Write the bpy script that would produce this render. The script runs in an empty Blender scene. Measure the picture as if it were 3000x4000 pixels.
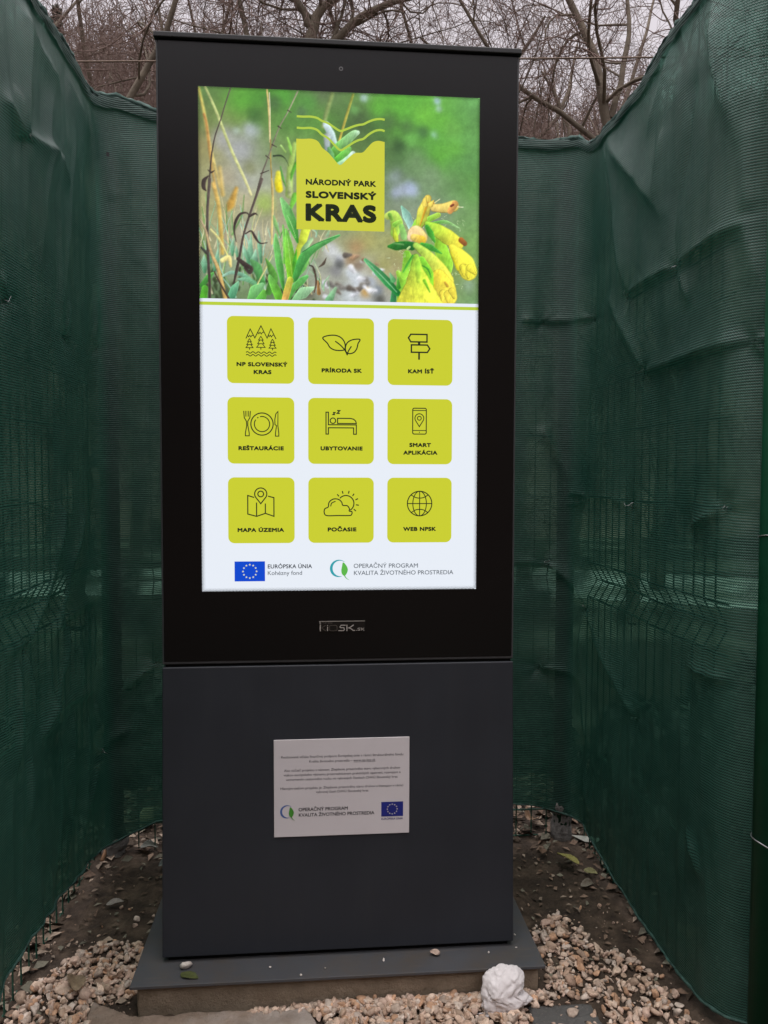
import bpy, bmesh, math, random
import numpy as np
from mathutils import Vector, Matrix

# ------------------------------------------------------------------ camera, sky, sun, exposure
C = bpy.context.scene.collection
scene = bpy.context.scene
cam_d = bpy.data.cameras.new('camera')
cam = bpy.data.objects.new('camera', cam_d); C.objects.link(cam)
cam_d.sensor_fit = 'HORIZONTAL'; cam_d.sensor_width = 36.0
cam_d.lens = 36.0 * 3100.0 / 3000.0
cam_d.clip_start = 0.05; cam_d.clip_end = 800
cam.location = (-0.0559, -1.7527, 1.0909)
cam.rotation_euler = (1.5228, -0.0025, -0.0859)
scene.camera = cam

SUN_ELEV, SUN_AZ = math.radians(76), math.radians(195)
world = bpy.data.worlds.new('World'); scene.world = world
world.use_nodes = True
nt = world.node_tree; nt.nodes.clear()
def wn(t, **k):
    n = nt.nodes.new(t)
    for a, b in k.items(): setattr(n, a, b)
    return n
w_out = wn('ShaderNodeOutputWorld'); w_mix = wn('ShaderNodeMixShader')
w_sky = wn('ShaderNodeTexSky', sky_type='NISHITA', sun_disc=False, sun_elevation=SUN_ELEV, sun_rotation=SUN_AZ)
w_b1 = wn('ShaderNodeBackground'); w_b1.inputs['Strength'].default_value = 0.10
w_b2 = wn('ShaderNodeBackground'); w_b2.inputs['Strength'].default_value = 1.0
w_tc = wn('ShaderNodeTexCoord'); w_sep = wn('ShaderNodeSeparateXYZ'); w_ramp = wn('ShaderNodeValToRGB')
w_noise = wn('ShaderNodeTexNoise'); w_noise.inputs['Scale'].default_value = 2.2; w_noise.inputs['Detail'].default_value = 4
w_mul = wn('ShaderNodeMix', data_type='RGBA', blend_type='MULTIPLY'); w_mul.inputs[0].default_value = 0.10
# an overcast dome: the cloud cover is several times brighter higher up than at the horizon
w_ramp.color_ramp.elements[0].position = 0.0; w_ramp.color_ramp.elements[0].color = (0.80, 0.74, 0.785, 1)
w_ramp.color_ramp.elements[1].position = 1.0; w_ramp.color_ramp.elements[1].color = (2.3, 2.2, 2.26, 1)
for pos_, col_ in ((0.50, (0.86, 0.80, 0.845, 1)), (0.66, (2.9, 2.8, 2.86, 1)), (0.84, (2.8, 2.7, 2.76, 1))):
    e = w_ramp.color_ramp.elements.new(pos_); e.color = col_
nt.links.new(w_tc.outputs['Generated'], w_sep.inputs[0]); nt.links.new(w_sep.outputs['Z'], w_ramp.inputs[0])
nt.links.new(w_tc.outputs['Generated'], w_noise.inputs['Vector'])
nt.links.new(w_ramp.outputs[0], w_mul.inputs[6]); nt.links.new(w_noise.outputs['Fac'], w_mul.inputs[7])
nt.links.new(w_mul.outputs[2], w_b2.inputs[0]); nt.links.new(w_sky.outputs[0], w_b1.inputs[0])
w_mix.inputs[0].default_value = 0.94
nt.links.new(w_b1.outputs[0], w_mix.inputs[1]); nt.links.new(w_b2.outputs[0], w_mix.inputs[2])
nt.links.new(w_mix.outputs[0], w_out.inputs[0])

sun_d = bpy.data.lights.new('sun', 'SUN'); sun_d.energy = 1.0; sun_d.angle = math.radians(26)
sun_d.color = (1.0, 0.96, 0.92)
sun = bpy.data.objects.new('sun', sun_d); C.objects.link(sun)
d = Vector((math.sin(SUN_AZ) * math.cos(SUN_ELEV), math.cos(SUN_AZ) * math.cos(SUN_ELEV), math.sin(SUN_ELEV)))
sun.rotation_euler = d.to_track_quat('Z', 'Y').to_euler()
scene.view_settings.view_transform = 'Standard'; scene.view_settings.look = 'None'
scene.view_settings.exposure = 0.0; scene.view_settings.gamma = 1.0
scene.cycles.max_bounces = 8; scene.cycles.transparent_max_bounces = 16
scene.cycles.diffuse_bounces = 4; scene.cycles.caustics_reflective = False; scene.cycles.caustics_refractive = False

# ------------------------------------------------------------------ helpers
def lin(c):
    c = np.asarray(c, float) / 255.0
    return np.where(c <= 0.04045, c / 12.92, ((c + 0.055) / 1.055) ** 2.4)
def linc(r, g, b): return tuple(float(v) for v in lin((r, g, b))) + (1.0,)

class Nodes:
    """small wrapper round a material's node tree"""
    def __init__(s, name):
        s.m = bpy.data.materials.new(name); s.m.use_nodes = True
        s.t = s.m.node_tree; s.t.nodes.clear(); s.out = s.n('ShaderNodeOutputMaterial')
    def n(s, t, **k):
        x = s.t.nodes.new(t)
        for a, b in k.items(): setattr(x, a, b)
        return x
    def l(s, a, b): s.t.links.new(a, b)
    def val(s, sock, v):
        if hasattr(v, 'is_linked') or isinstance(v, bpy.types.NodeSocket): s.l(v, sock)
        else: sock.default_value = v
    def math(s, op, a, b=0.0, c=0.0, clamp=False):
        x = s.n('ShaderNodeMath', operation=op, use_clamp=clamp)
        s.val(x.inputs[0], a); s.val(x.inputs[1], b); s.val(x.inputs[2], c); return x.outputs[0]
    def mix(s, f, a, b, blend='MIX'):
        x = s.n('ShaderNodeMix', data_type='RGBA', blend_type=blend)
        s.val(x.inputs[0], f); s.val(x.inputs[6], a); s.val(x.inputs[7], b); return x.outputs[2]
    def noise(s, scale, detail=4, rough=0.55, vec=None, out='Fac'):
        x = s.n('ShaderNodeTexNoise'); x.inputs['Scale'].default_value = scale
        x.inputs['Detail'].default_value = detail; x.inputs['Roughness'].default_value = rough
        if vec is not None: s.l(vec, x.inputs['Vector'])
        return x.outputs[out]
    def ramp(s, f, stops):
        x = s.n('ShaderNodeValToRGB'); r = x.color_ramp
        r.elements[0].position, r.elements[0].color = stops[0]
        r.elements[1].position, r.elements[1].color = stops[-1]
        for p, c in stops[1:-1]:
            e = r.elements.new(p); e.color = c
        s.l(f, x.inputs[0]); return x.outputs[0]
    def obj_co(s): return s.n('ShaderNodeTexCoord').outputs['Object']
    def bump(s, h, dist=0.002, strength=0.6):
        x = s.n('ShaderNodeBump'); x.inputs['Distance'].default_value = dist; x.inputs['Strength'].default_value = strength
        s.l(h, x.inputs['Height']); return x.outputs[0]
    def principled(s, color=None, rough=0.6, metal=0.0, spec=0.5, normal=None):
        p = s.n('ShaderNodeBsdfPrincipled')
        if color is not None: s.val(p.inputs['Base Color'], color)
        s.val(p.inputs['Roughness'], rough); s.val(p.inputs['Metallic'], metal)
        s.val(p.inputs['Specular IOR Level'], spec)
        if normal is not None: s.l(normal, p.inputs['Normal'])
        return p
    def done(s, sock): s.l(sock, s.out.inputs[0]); return s.m

def g3(r, g, b): return (r, g, b, 1.0)

def mat_plain(name, c, rough=0.6, metal=0.0, spec=0.5, var=0.12, scale=30, bump=0.0):
    k = Nodes(name); co = k.obj_co()
    f = k.noise(scale, 5, 0.6, co)
    lo = tuple(v * (1 - var) for v in c) + (1.0,); hi = tuple(min(1, v * (1 + var)) for v in c) + (1.0,)
    col = k.ramp(f, [(0.3, lo), (0.7, hi)])
    nrm = k.bump(k.noise(scale * 8, 3, 0.6, co), bump, 0.7) if bump else None
    rr = k.math('MULTIPLY_ADD', k.noise(scale * 0.4, 3, 0.5, co), 0.25 * rough, rough * 0.88)
    return k.done(k.principled(col, rr, metal, spec, nrm).outputs[0])

def mat_emit(name, rgb, k_=1.0):
    """a lit area of the display behind its glass"""
    k = Nodes(name); p = k.principled((0.004, 0.004, 0.005, 1), 0.3, 0, 0.25)
    p.inputs['Emission Color'].default_value = linc(*rgb); p.inputs['Emission Strength'].default_value = k_
    return k.done(p.outputs[0])

def obj_from(name, verts, faces, mats, parent=None, idx=None, smooth=False):
    me = bpy.data.meshes.new(name)
    verts = np.asarray(verts, dtype=np.float32).reshape(-1, 3)
    if isinstance(faces, np.ndarray) and faces.ndim == 2:
        n, kk = faces.shape
        me.vertices.add(len(verts)); me.vertices.foreach_set('co', verts.ravel())
        me.loops.add(n * kk); me.loops.foreach_set('vertex_index', faces.astype(np.int32).ravel())
        me.polygons.add(n); me.polygons.foreach_set('loop_start', np.arange(0, n * kk, kk, dtype=np.int32))
        me.polygons.foreach_set('loop_total', np.full(n, kk, dtype=np.int32))
        me.update(calc_edges=True)
    else:
        me.from_pydata([tuple(map(float, v)) for v in verts], [], [tuple(int(i) for i in f) for f in faces]); me.update()
    if not isinstance(mats, (list, tuple)): mats = [mats]
    for m in mats: me.materials.append(m)
    if idx is not None: me.polygons.foreach_set('material_index', np.asarray(idx, dtype=np.int32))
    if smooth: me.polygons.foreach_set('use_smooth', np.ones(len(me.polygons), dtype=bool))
    me.update()
    o = bpy.data.objects.new(name, me); C.objects.link(o)
    if parent is not None: o.parent = parent
    return o

def tag(o, label=None, cat=None, group=None, kind=None):
    if label: o['label'] = label
    if cat: o['category'] = cat
    if group: o['group'] = group
    if kind: o['kind'] = kind
    return o

def empty(name, loc=(0, 0, 0)):
    o = bpy.data.objects.new(name, None); C.objects.link(o); o.location = loc; o.empty_display_size = 0.1
    return o

def rel(verts, origin): return np.asarray(verts, float).reshape(-1, 3) - np.asarray(origin, float)

class MB:
    """collects shapes into one mesh"""
    def __init__(s): s.v = []; s.f = []; s.i = []; s.n = 0
    def add(s, v, f, mi=0):
        v = [tuple(p) for p in v]
        s.v += v; s.f += [tuple(int(a) + s.n for a in q) for q in f]; s.i += [mi] * len(f); s.n += len(v)
    def box(s, a, b, mi=0):
        x0, y0, z0 = a; x1, y1, z1 = b
        s.add([(x0, y0, z0), (x1, y0, z0), (x1, y1, z0), (x0, y1, z0), (x0, y0, z1), (x1, y0, z1), (x1, y1, z1), (x0, y1, z1)],
              [(0, 3, 2, 1), (4, 5, 6, 7), (0, 1, 5, 4), (1, 2, 6, 5), (2, 3, 7, 6), (3, 0, 4, 7)], mi)
    def tube(s, pts, r, sides=6, mi=0, cap=True):
        v, f = tube_geo(pts, r, sides, cap); s.add(v, f, mi)
    def build(s, name, mats, parent=None, smooth=False, origin=(0, 0, 0)):
        return obj_from(name, rel(s.v, origin), s.f, mats, parent, s.i, smooth)

def tube_geo(pts, r, sides=6, cap=True):
    pts = np.asarray(pts, float); n = len(pts)
    r = np.broadcast_to(np.asarray(r, float), (n,))
    t = np.gradient(pts, axis=0); t /= np.linalg.norm(t, axis=1, keepdims=True) + 1e-12
    ref = np.array([0, 0, 1.0]) if abs(t[:, 2]).mean() < 0.8 else np.array([1.0, 0, 0])
    a = np.cross(t, ref); a /= np.linalg.norm(a, axis=1, keepdims=True) + 1e-12
    b = np.cross(t, a)
    th = np.arange(sides) * 2 * math.pi / sides
    ring = pts[:, None, :] + r[:, None, None] * (a[:, None, :] * np.cos(th)[None, :, None] + b[:, None, :] * np.sin(th)[None, :, None])
    v = ring.reshape(-1, 3)
    f = []
    for i in range(n - 1):
        for j in range(sides):
            k = (j + 1) % sides
            f.append((i * sides + j, i * sides + k, (i + 1) * sides + k, (i + 1) * sides + j))
    if cap:
        f.append(tuple(range(sides - 1, -1, -1))); f.append(tuple((n - 1) * sides + j for j in range(sides)))
    return v, f

def bevel(o, w=0.003, seg=2):
    m = o.modifiers.new('bevel', 'BEVEL'); m.width = w; m.segments = seg; m.limit_method = 'ANGLE'; m.angle_limit = math.radians(40)
    return o

def _hash(ix, iy, seed):
    h = (ix.astype(np.int64) * 374761393 + iy.astype(np.int64) * 668265263 + seed * 974634777) & 0x7fffffff
    h = ((h ^ (h >> 13)) * 1274126177) & 0x7fffffff
    return ((h ^ (h >> 16)) & 0xffff) / 65535.0
def vnoise(x, y, seed=0, octaves=4, gain=0.5):
    x = np.asarray(x, float); y = np.asarray(y, float)
    tot = np.zeros(np.broadcast(x, y).shape); amp = 1.0; s = 0.0
    for o in range(octaves):
        X = x * 2 ** o; Y = y * 2 ** o; ix = np.floor(X); iy = np.floor(Y); fx = X - ix; fy = Y - iy
        fx = fx * fx * (3 - 2 * fx); fy = fy * fy * (3 - 2 * fy)
        a = _hash(ix, iy, seed + o); b = _hash(ix + 1, iy, seed + o); c = _hash(ix, iy + 1, seed + o); d_ = _hash(ix + 1, iy + 1, seed + o)
        tot += amp * ((a * (1 - fx) + b * fx) * (1 - fy) + (c * (1 - fx) + d_ * fx) * fy); s += amp; amp *= gain
    return tot / s * 2 - 1
def sstep(a, b, x):
    t = np.clip((np.asarray(x, float) - a) / (b - a), 0, 1); return t * t * (3 - 2 * t)

def grid_faces(nu, nv):
    i = np.arange(nu - 1)[:, None] * nv + np.arange(nv - 1)[None, :]
    return np.stack([i, i + nv, i + nv + 1, i + 1], -1).reshape(-1, 4)

def add_uv(me, uv):
    lay = me.uv_layers.new(name='UVMap')
    li = np.zeros(len(me.loops), dtype=np.int32); me.loops.foreach_get('vertex_index', li)
    lay.data.foreach_set('uv', np.asarray(uv, dtype=np.float32)[li].ravel())
def add_color(me, name, rgba):
    a = me.color_attributes.new(name, 'FLOAT_COLOR', 'POINT')
    a.data.foreach_set('color', np.asarray(rgba, dtype=np.float32).ravel())

# ------------------------------------------------------------------ lettering and line drawing (2D, millimetres, y down)
_fc = bpy.data.curves.new('lettering', 'FONT'); _fo = bpy.data.objects.new('lettering', _fc); C.objects.link(_fo)
def text_geo(body, spacing=1.0):
    _fc.body = body; _fc.size = 1.0; _fc.offset = 0.0; _fc.space_character = spacing; _fc.resolution_u = 5; _fc.fill_mode = 'FRONT'
    dg = bpy.context.evaluated_depsgraph_get(); dg.update()
    me = bpy.data.meshes.new_from_object(_fo.evaluated_get(dg))
    v = np.zeros(len(me.vertices) * 3); me.vertices.foreach_get('co', v); v = v.reshape(-1, 3)[:, :2]
    f = [tuple(p.vertices) for p in me.polygons]; cnt = {}
    for p in me.polygons:
        for ek in p.edge_keys: cnt[ek] = cnt.get(ek, 0) + 1
    bpy.data.meshes.remove(me)
    return v, f, [k for k, c in cnt.items() if c == 1]
_hv = text_geo('H')[0]; CAP = float(_hv[:, 1].max())
class Flat:
    """flat artwork in mm (x right, y down), one mesh on a plane facing the camera side"""
    def __init__(s): s.v = []; s.f = []; s.i = []; s.lw = 1.0
    def add(s, v, f, mi):
        n = len(s.v); s.v += [tuple(p) for p in v]; s.f += [tuple(a + n for a in q) for q in f]; s.i += [mi] * len(f)
    def poly(s, pts, mi=0): s.add([(x, y, 0) for x, y in pts], [tuple(range(len(pts)))], mi)
    def rect(s, x0, y0, x1, y1, mi=0): s.poly([(x0, y0), (x0, y1), (x1, y1), (x1, y0)], mi)
    def rrect(s, x0, y0, x1, y1, r, mi=0):
        s.poly(rr_pts(x0, y0, x1, y1, r)[::-1], mi)
    def line(s, pts, w, mi=1, closed=False, lift=0.0):
        p = np.asarray(pts, float); n = len(p)
        if closed: d0 = p - np.roll(p, 1, 0); d1 = np.roll(p, -1, 0) - p
        else:
            d1 = np.vstack([p[1:] - p[:-1], p[-1:] - p[-2:-1]]); d0 = np.vstack([d1[:1], p[1:] - p[:-1]])
        d0 = d0 / (np.linalg.norm(d0, axis=1, keepdims=True) + 1e-9); d1 = d1 / (np.linalg.norm(d1, axis=1, keepdims=True) + 1e-9)
        n0 = np.stack([-d0[:, 1], d0[:, 0]], 1); n1 = np.stack([-d1[:, 1], d1[:, 0]], 1)
        m = n0 + n1; m /= np.linalg.norm(m, axis=1, keepdims=True) + 1e-9
        k = np.clip(1.0 / np.maximum((m * n1).sum(1), 0.3), 1, 2.2)[:, None]
        ww = np.broadcast_to(np.asarray(w, float), (n,))[:, None] * 0.5 * s.lw
        a = p + m * k * ww; b = p - m * k * ww
        v = [(x, y, lift) for x, y in a] + [(x, y, lift) for x, y in b]
        f = [(i, i + 1, n + i + 1, n + i) for i in range(n - 1)]
        if closed: f.append((n - 1, 0, n, 2 * n - 1))
        s.add(v, f, mi)
    def text(s, body, x0, base, x1, cap, mi=1, bold=0.0, spacing=1.0, lift=0.0):
        """bold: extra stroke weight in mm, drawn as a band along every outline"""
        v, f, ed = text_geo(body, spacing); h = bold / 2
        sx = (x1 - x0 - bold) / (v[:, 0].max() - v[:, 0].min()); sy = (cap - bold) / CAP
        X = x0 + h + (v[:, 0] - v[:, 0].min()) * sx; Y = base - h - v[:, 1] * sy
        s.add([(a, b, lift) for a, b in zip(X, Y)], f, mi)
        if bold:
            for i, j in ed:
                dx, dy = X[j] - X[i], Y[j] - Y[i]; l_ = math.hypot(dx, dy) + 1e-9; dx, dy = dx / l_ * h, dy / l_ * h; e_ = 0.6
                s.add([(X[i] - dx * e_ - dy, Y[i] - dy * e_ + dx, lift), (X[j] + dx * e_ - dy, Y[j] + dy * e_ + dx, lift), (X[j] + dx * e_ + dy, Y[j] + dy * e_ - dx, lift), (X[i] - dx * e_ + dy, Y[i] - dy * e_ - dx, lift)], [(0, 1, 2, 3)], mi)
    def build(s, name, mats, parent, to_world, y):
        v = [to_world(a, b, y - c) for a, b, c in s.v]
        return obj_from(name, v, s.f, mats, parent, s.i)
def rr_pts(x0, y0, x1, y1, r, n=7):
    o = []
    for cx, cy, a0 in ((x1 - r, y0 + r, -90), (x1 - r, y1 - r, 0), (x0 + r, y1 - r, 90), (x0 + r, y0 + r, 180)):
        for k in range(n + 1):
            a = math.radians(a0 + 90 * k / n); o.append((cx + r * math.cos(a), cy + r * math.sin(a)))
    return o
def arc(cx, cy, r, a0, a1, n=28, ry=None):
    ry = r if ry is None else ry
    return [(cx + r * math.cos(math.radians(a0 + (a1 - a0) * k / n)), cy + ry * math.sin(math.radians(a0 + (a1 - a0) * k / n))) for k in range(n + 1)]
def spline(pts, n=8, closed=False):
    p = [np.array(q, float) for q in pts]; o = []
    m = len(p); rng = range(m if closed else m - 1)
    for i in rng:
        p0, p1, p2, p3 = (p[(i - 1) % m] if closed or i > 0 else 2 * p[0] - p[1]), p[i], p[(i + 1) % m], (p[(i + 2) % m] if closed or i + 2 < m else 2 * p[-1] - p[-2])
        for k in range(n):
            t = k / n
            o.append(tuple(0.5 * (2 * p1 + (p2 - p0) * t + (2 * p0 - 5 * p1 + 4 * p2 - p3) * t * t + (3 * p1 - p0 - 3 * p2 + p3) * t ** 3)))
    if not closed: o.append(tuple(p[-1]))
    return o

# ------------------------------------------------------------------ the kiosk
KIOSK = empty('info_kiosk', (0, 0, 0))
tag(KIOSK, 'tall black and anthracite touchscreen information kiosk with lit green and white screen', 'kiosk')

def mat_glass():
    k = Nodes('black_bezel_glass'); co = k.obj_co()
    r = k.math('MULTIPLY_ADD', k.noise(3, 4, 0.5, co), 0.08, 0.22)
    nrm = k.bump(k.noise(900, 2, 0.5, co), 0.0002, 0.25)
    return k.done(k.principled((0.0022, 0.0022, 0.0026, 1), r, 0, 0.38, nrm).outputs[0])
def mat_powder(name, c, scuff=0.0, dust=0.0):
    k = Nodes(name); co = k.obj_co()
    f = k.noise(6, 6, 0.6, co); fine = k.noise(1400, 2, 0.5, co)
    col = k.ramp(f, [(0.3, tuple(v * 0.9 for v in c) + (1,)), (0.75, tuple(v * 1.12 for v in c) + (1,))])
    if scuff:
        mp = k.n('ShaderNodeMapping'); mp.inputs['Scale'].default_value = (3, 22, 22); k.l(co, mp.inputs[0])
        s = k.ramp(k.noise(2.2, 8, 0.72, mp.outputs[0]), [(0.56, (0, 0, 0, 1)), (0.72, (1, 1, 1, 1))])
        d2 = k.ramp(k.noise(9, 8, 0.7, co), [(0.45, (0, 0, 0, 1)), (0.75, (1, 1, 1, 1))])
        col = k.mix(k.math('MULTIPLY', s, 0.35 * scuff), col, (0.11, 0.09, 0.075, 1))
        col = k.mix(k.math('MULTIPLY', d2, 0.45 * scuff), col, (0.075, 0.06, 0.047, 1))
    if dust:      # dried rain marks and wipes
        mp = k.n('ShaderNodeMapping'); mp.inputs['Scale'].default_value = (16, 16, 1.2); k.l(co, mp.inputs[0])
        s2 = k.ramp(k.noise(1.6, 7, 0.7, mp.outputs[0]), [(0.45, (0, 0, 0, 1)), (0.8, (1, 1, 1, 1))])
        col = k.mix(k.math('MULTIPLY', s2, dust), col, (0.10, 0.095, 0.09, 1))
        spk = k.ramp(k.noise(260, 2, 0.5, co), [(0.76, (0, 0, 0, 1)), (0.80, (1, 1, 1, 1))])
        col = k.mix(k.math('MULTIPLY', spk, dust * 2), col, (0.16, 0.15, 0.14, 1))
    r = k.math('MULTIPLY_ADD', f, 0.2, 0.42)
    return k.done(k.principled(col, r, 0, 0.45, k.bump(fine, 0.0004, 0.35)).outputs[0])
M_glass = mat_glass()
M_anth = mat_powder('anthracite_powder_coat', (0.0200, 0.0228, 0.0300), 0.0, 0.05)
M_plate = mat_powder('grey_painted_steel', (0.058, 0.059, 0.065), 1.9)
M_case = mat_powder('dark_casing_paint', (0.05, 0.05, 0.054))
M_capm = mat_powder('black_cap_paint', (0.012, 0.012, 0.013))
M_gap = mat_plain('dark_gap', (0.004, 0.004, 0.004), 0.9, spec=0.1)

b = MB(); b.box((-0.391, 0.0015, 0.672), (0.391, 0.30, 2.006)); bevel(b.build('casing', M_case, KIOSK), 0.003, 3)
b = MB(); b.box((-0.3868, 0.0, 0.6785), (0.3868, 0.006, 2.0052)); bevel(b.build('bezel_glass', M_glass, KIOSK), 0.0012, 2)
b = MB(); b.box((-0.3942, -0.008, 2.0064), (0.3942, 0.306, 2.0185)); bevel(b.build('cap', M_capm, KIOSK), 0.0025, 3)
b = MB(); b.box((-0.385, 0.006, 0.664), (0.385, 0.29, 0.674)); b.build('shadow_gap', M_gap, KIOSK)
b = MB(); b.box((-0.386, 0.012, 0.0002), (0.386, 0.285, 0.02)); b.build('plinth', M_gap, KIOSK)
# lower panel: a little wider at its foot
lp = MB(); z0, z1 = 0.0125, 0.666
lp.add([(-0.398, 0, z0), (0.398, 0, z0), (0.398, 0.30, z0), (-0.398, 0.30, z0), (-0.3912, 0.0005, z1), (0.3912, 0.0005, z1), (0.3912, 0.30, z1), (-0.3912, 0.30, z1)],
       [(0, 3, 2, 1), (4, 5, 6, 7), (0, 1, 5, 4), (1, 2, 6, 5), (2, 3, 7, 6), (3, 0, 4, 7)])
bevel(lp.build('lower_panel', M_anth, KIOSK), 0.0028, 3)
b = MB(); b.box((-0.452, -0.0771, -0.007), (0.4521, 0.40, 0.0)); bevel(b.build('base_plate', M_plate, KIOSK), 0.0012, 2)
b = MB(); th = [2 * math.pi * k / 20 for k in range(20)]
b.add([(0.0045 * math.cos(a), -0.0006, 1.961 + 0.0045 * math.sin(a)) for a in th], [tuple(range(20))])
b.add([(0.002 * math.cos(a), -0.0011, 1.961 + 0.002 * math.sin(a)) for a in th], [tuple(range(20))], 1)
b.build('camera_lens', [mat_plain('lens_ring', (0.16, 0.16, 0.16), 0.3), M_gap], KIOSK)

# --- the display
SW, SH = 607.0, 1079.0
def S2W(x, y, Y): return ((x - 303.5) / 1000, Y, 1.912 - y / 1000)
K = 1.0
E_white = mat_emit('display_white', (232, 238, 247), K)
E_lime = mat_emit('display_lime', (202, 207, 50), K)
E_stripe = mat_emit('display_stripe_green', (186, 208, 60), K)
E_ink = mat_emit('display_ink', (38, 44, 30), K)
E_logo = mat_emit('display_logo_lime', (205, 207, 62), K)
E_grey = mat_emit('display_grey_type', (88, 96, 104), K)
E_dark = mat_emit('display_dark_type', (52, 58, 66), K)
E_blue = mat_emit('display_flag_blue', (10, 72, 205), K)
E_star = mat_emit('display_star', (225, 230, 190), K)
E_teal = mat_emit('display_teal', (48, 160, 172), K)
E_green = mat_emit('display_leaf_green', (92, 182, 74), K)
E_wave = mat_emit('display_wave_lime', (178, 205, 70), K)

fl = Flat(); fl.rect(0, 459, SW, SH, 0); fl.rect(0, 445, SW, 452, 0)
SCREEN = fl.build('screen', [E_white], KIOSK, S2W, -0.0006)
SCREEN['label'] = 'lit portrait screen with photo header and nine lime tiles'
fl = Flat(); fl.rect(0, 452, SW, 459, 0); fl.build('divider_stripe', [E_stripe], SCREEN, S2W, -0.0006)

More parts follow.
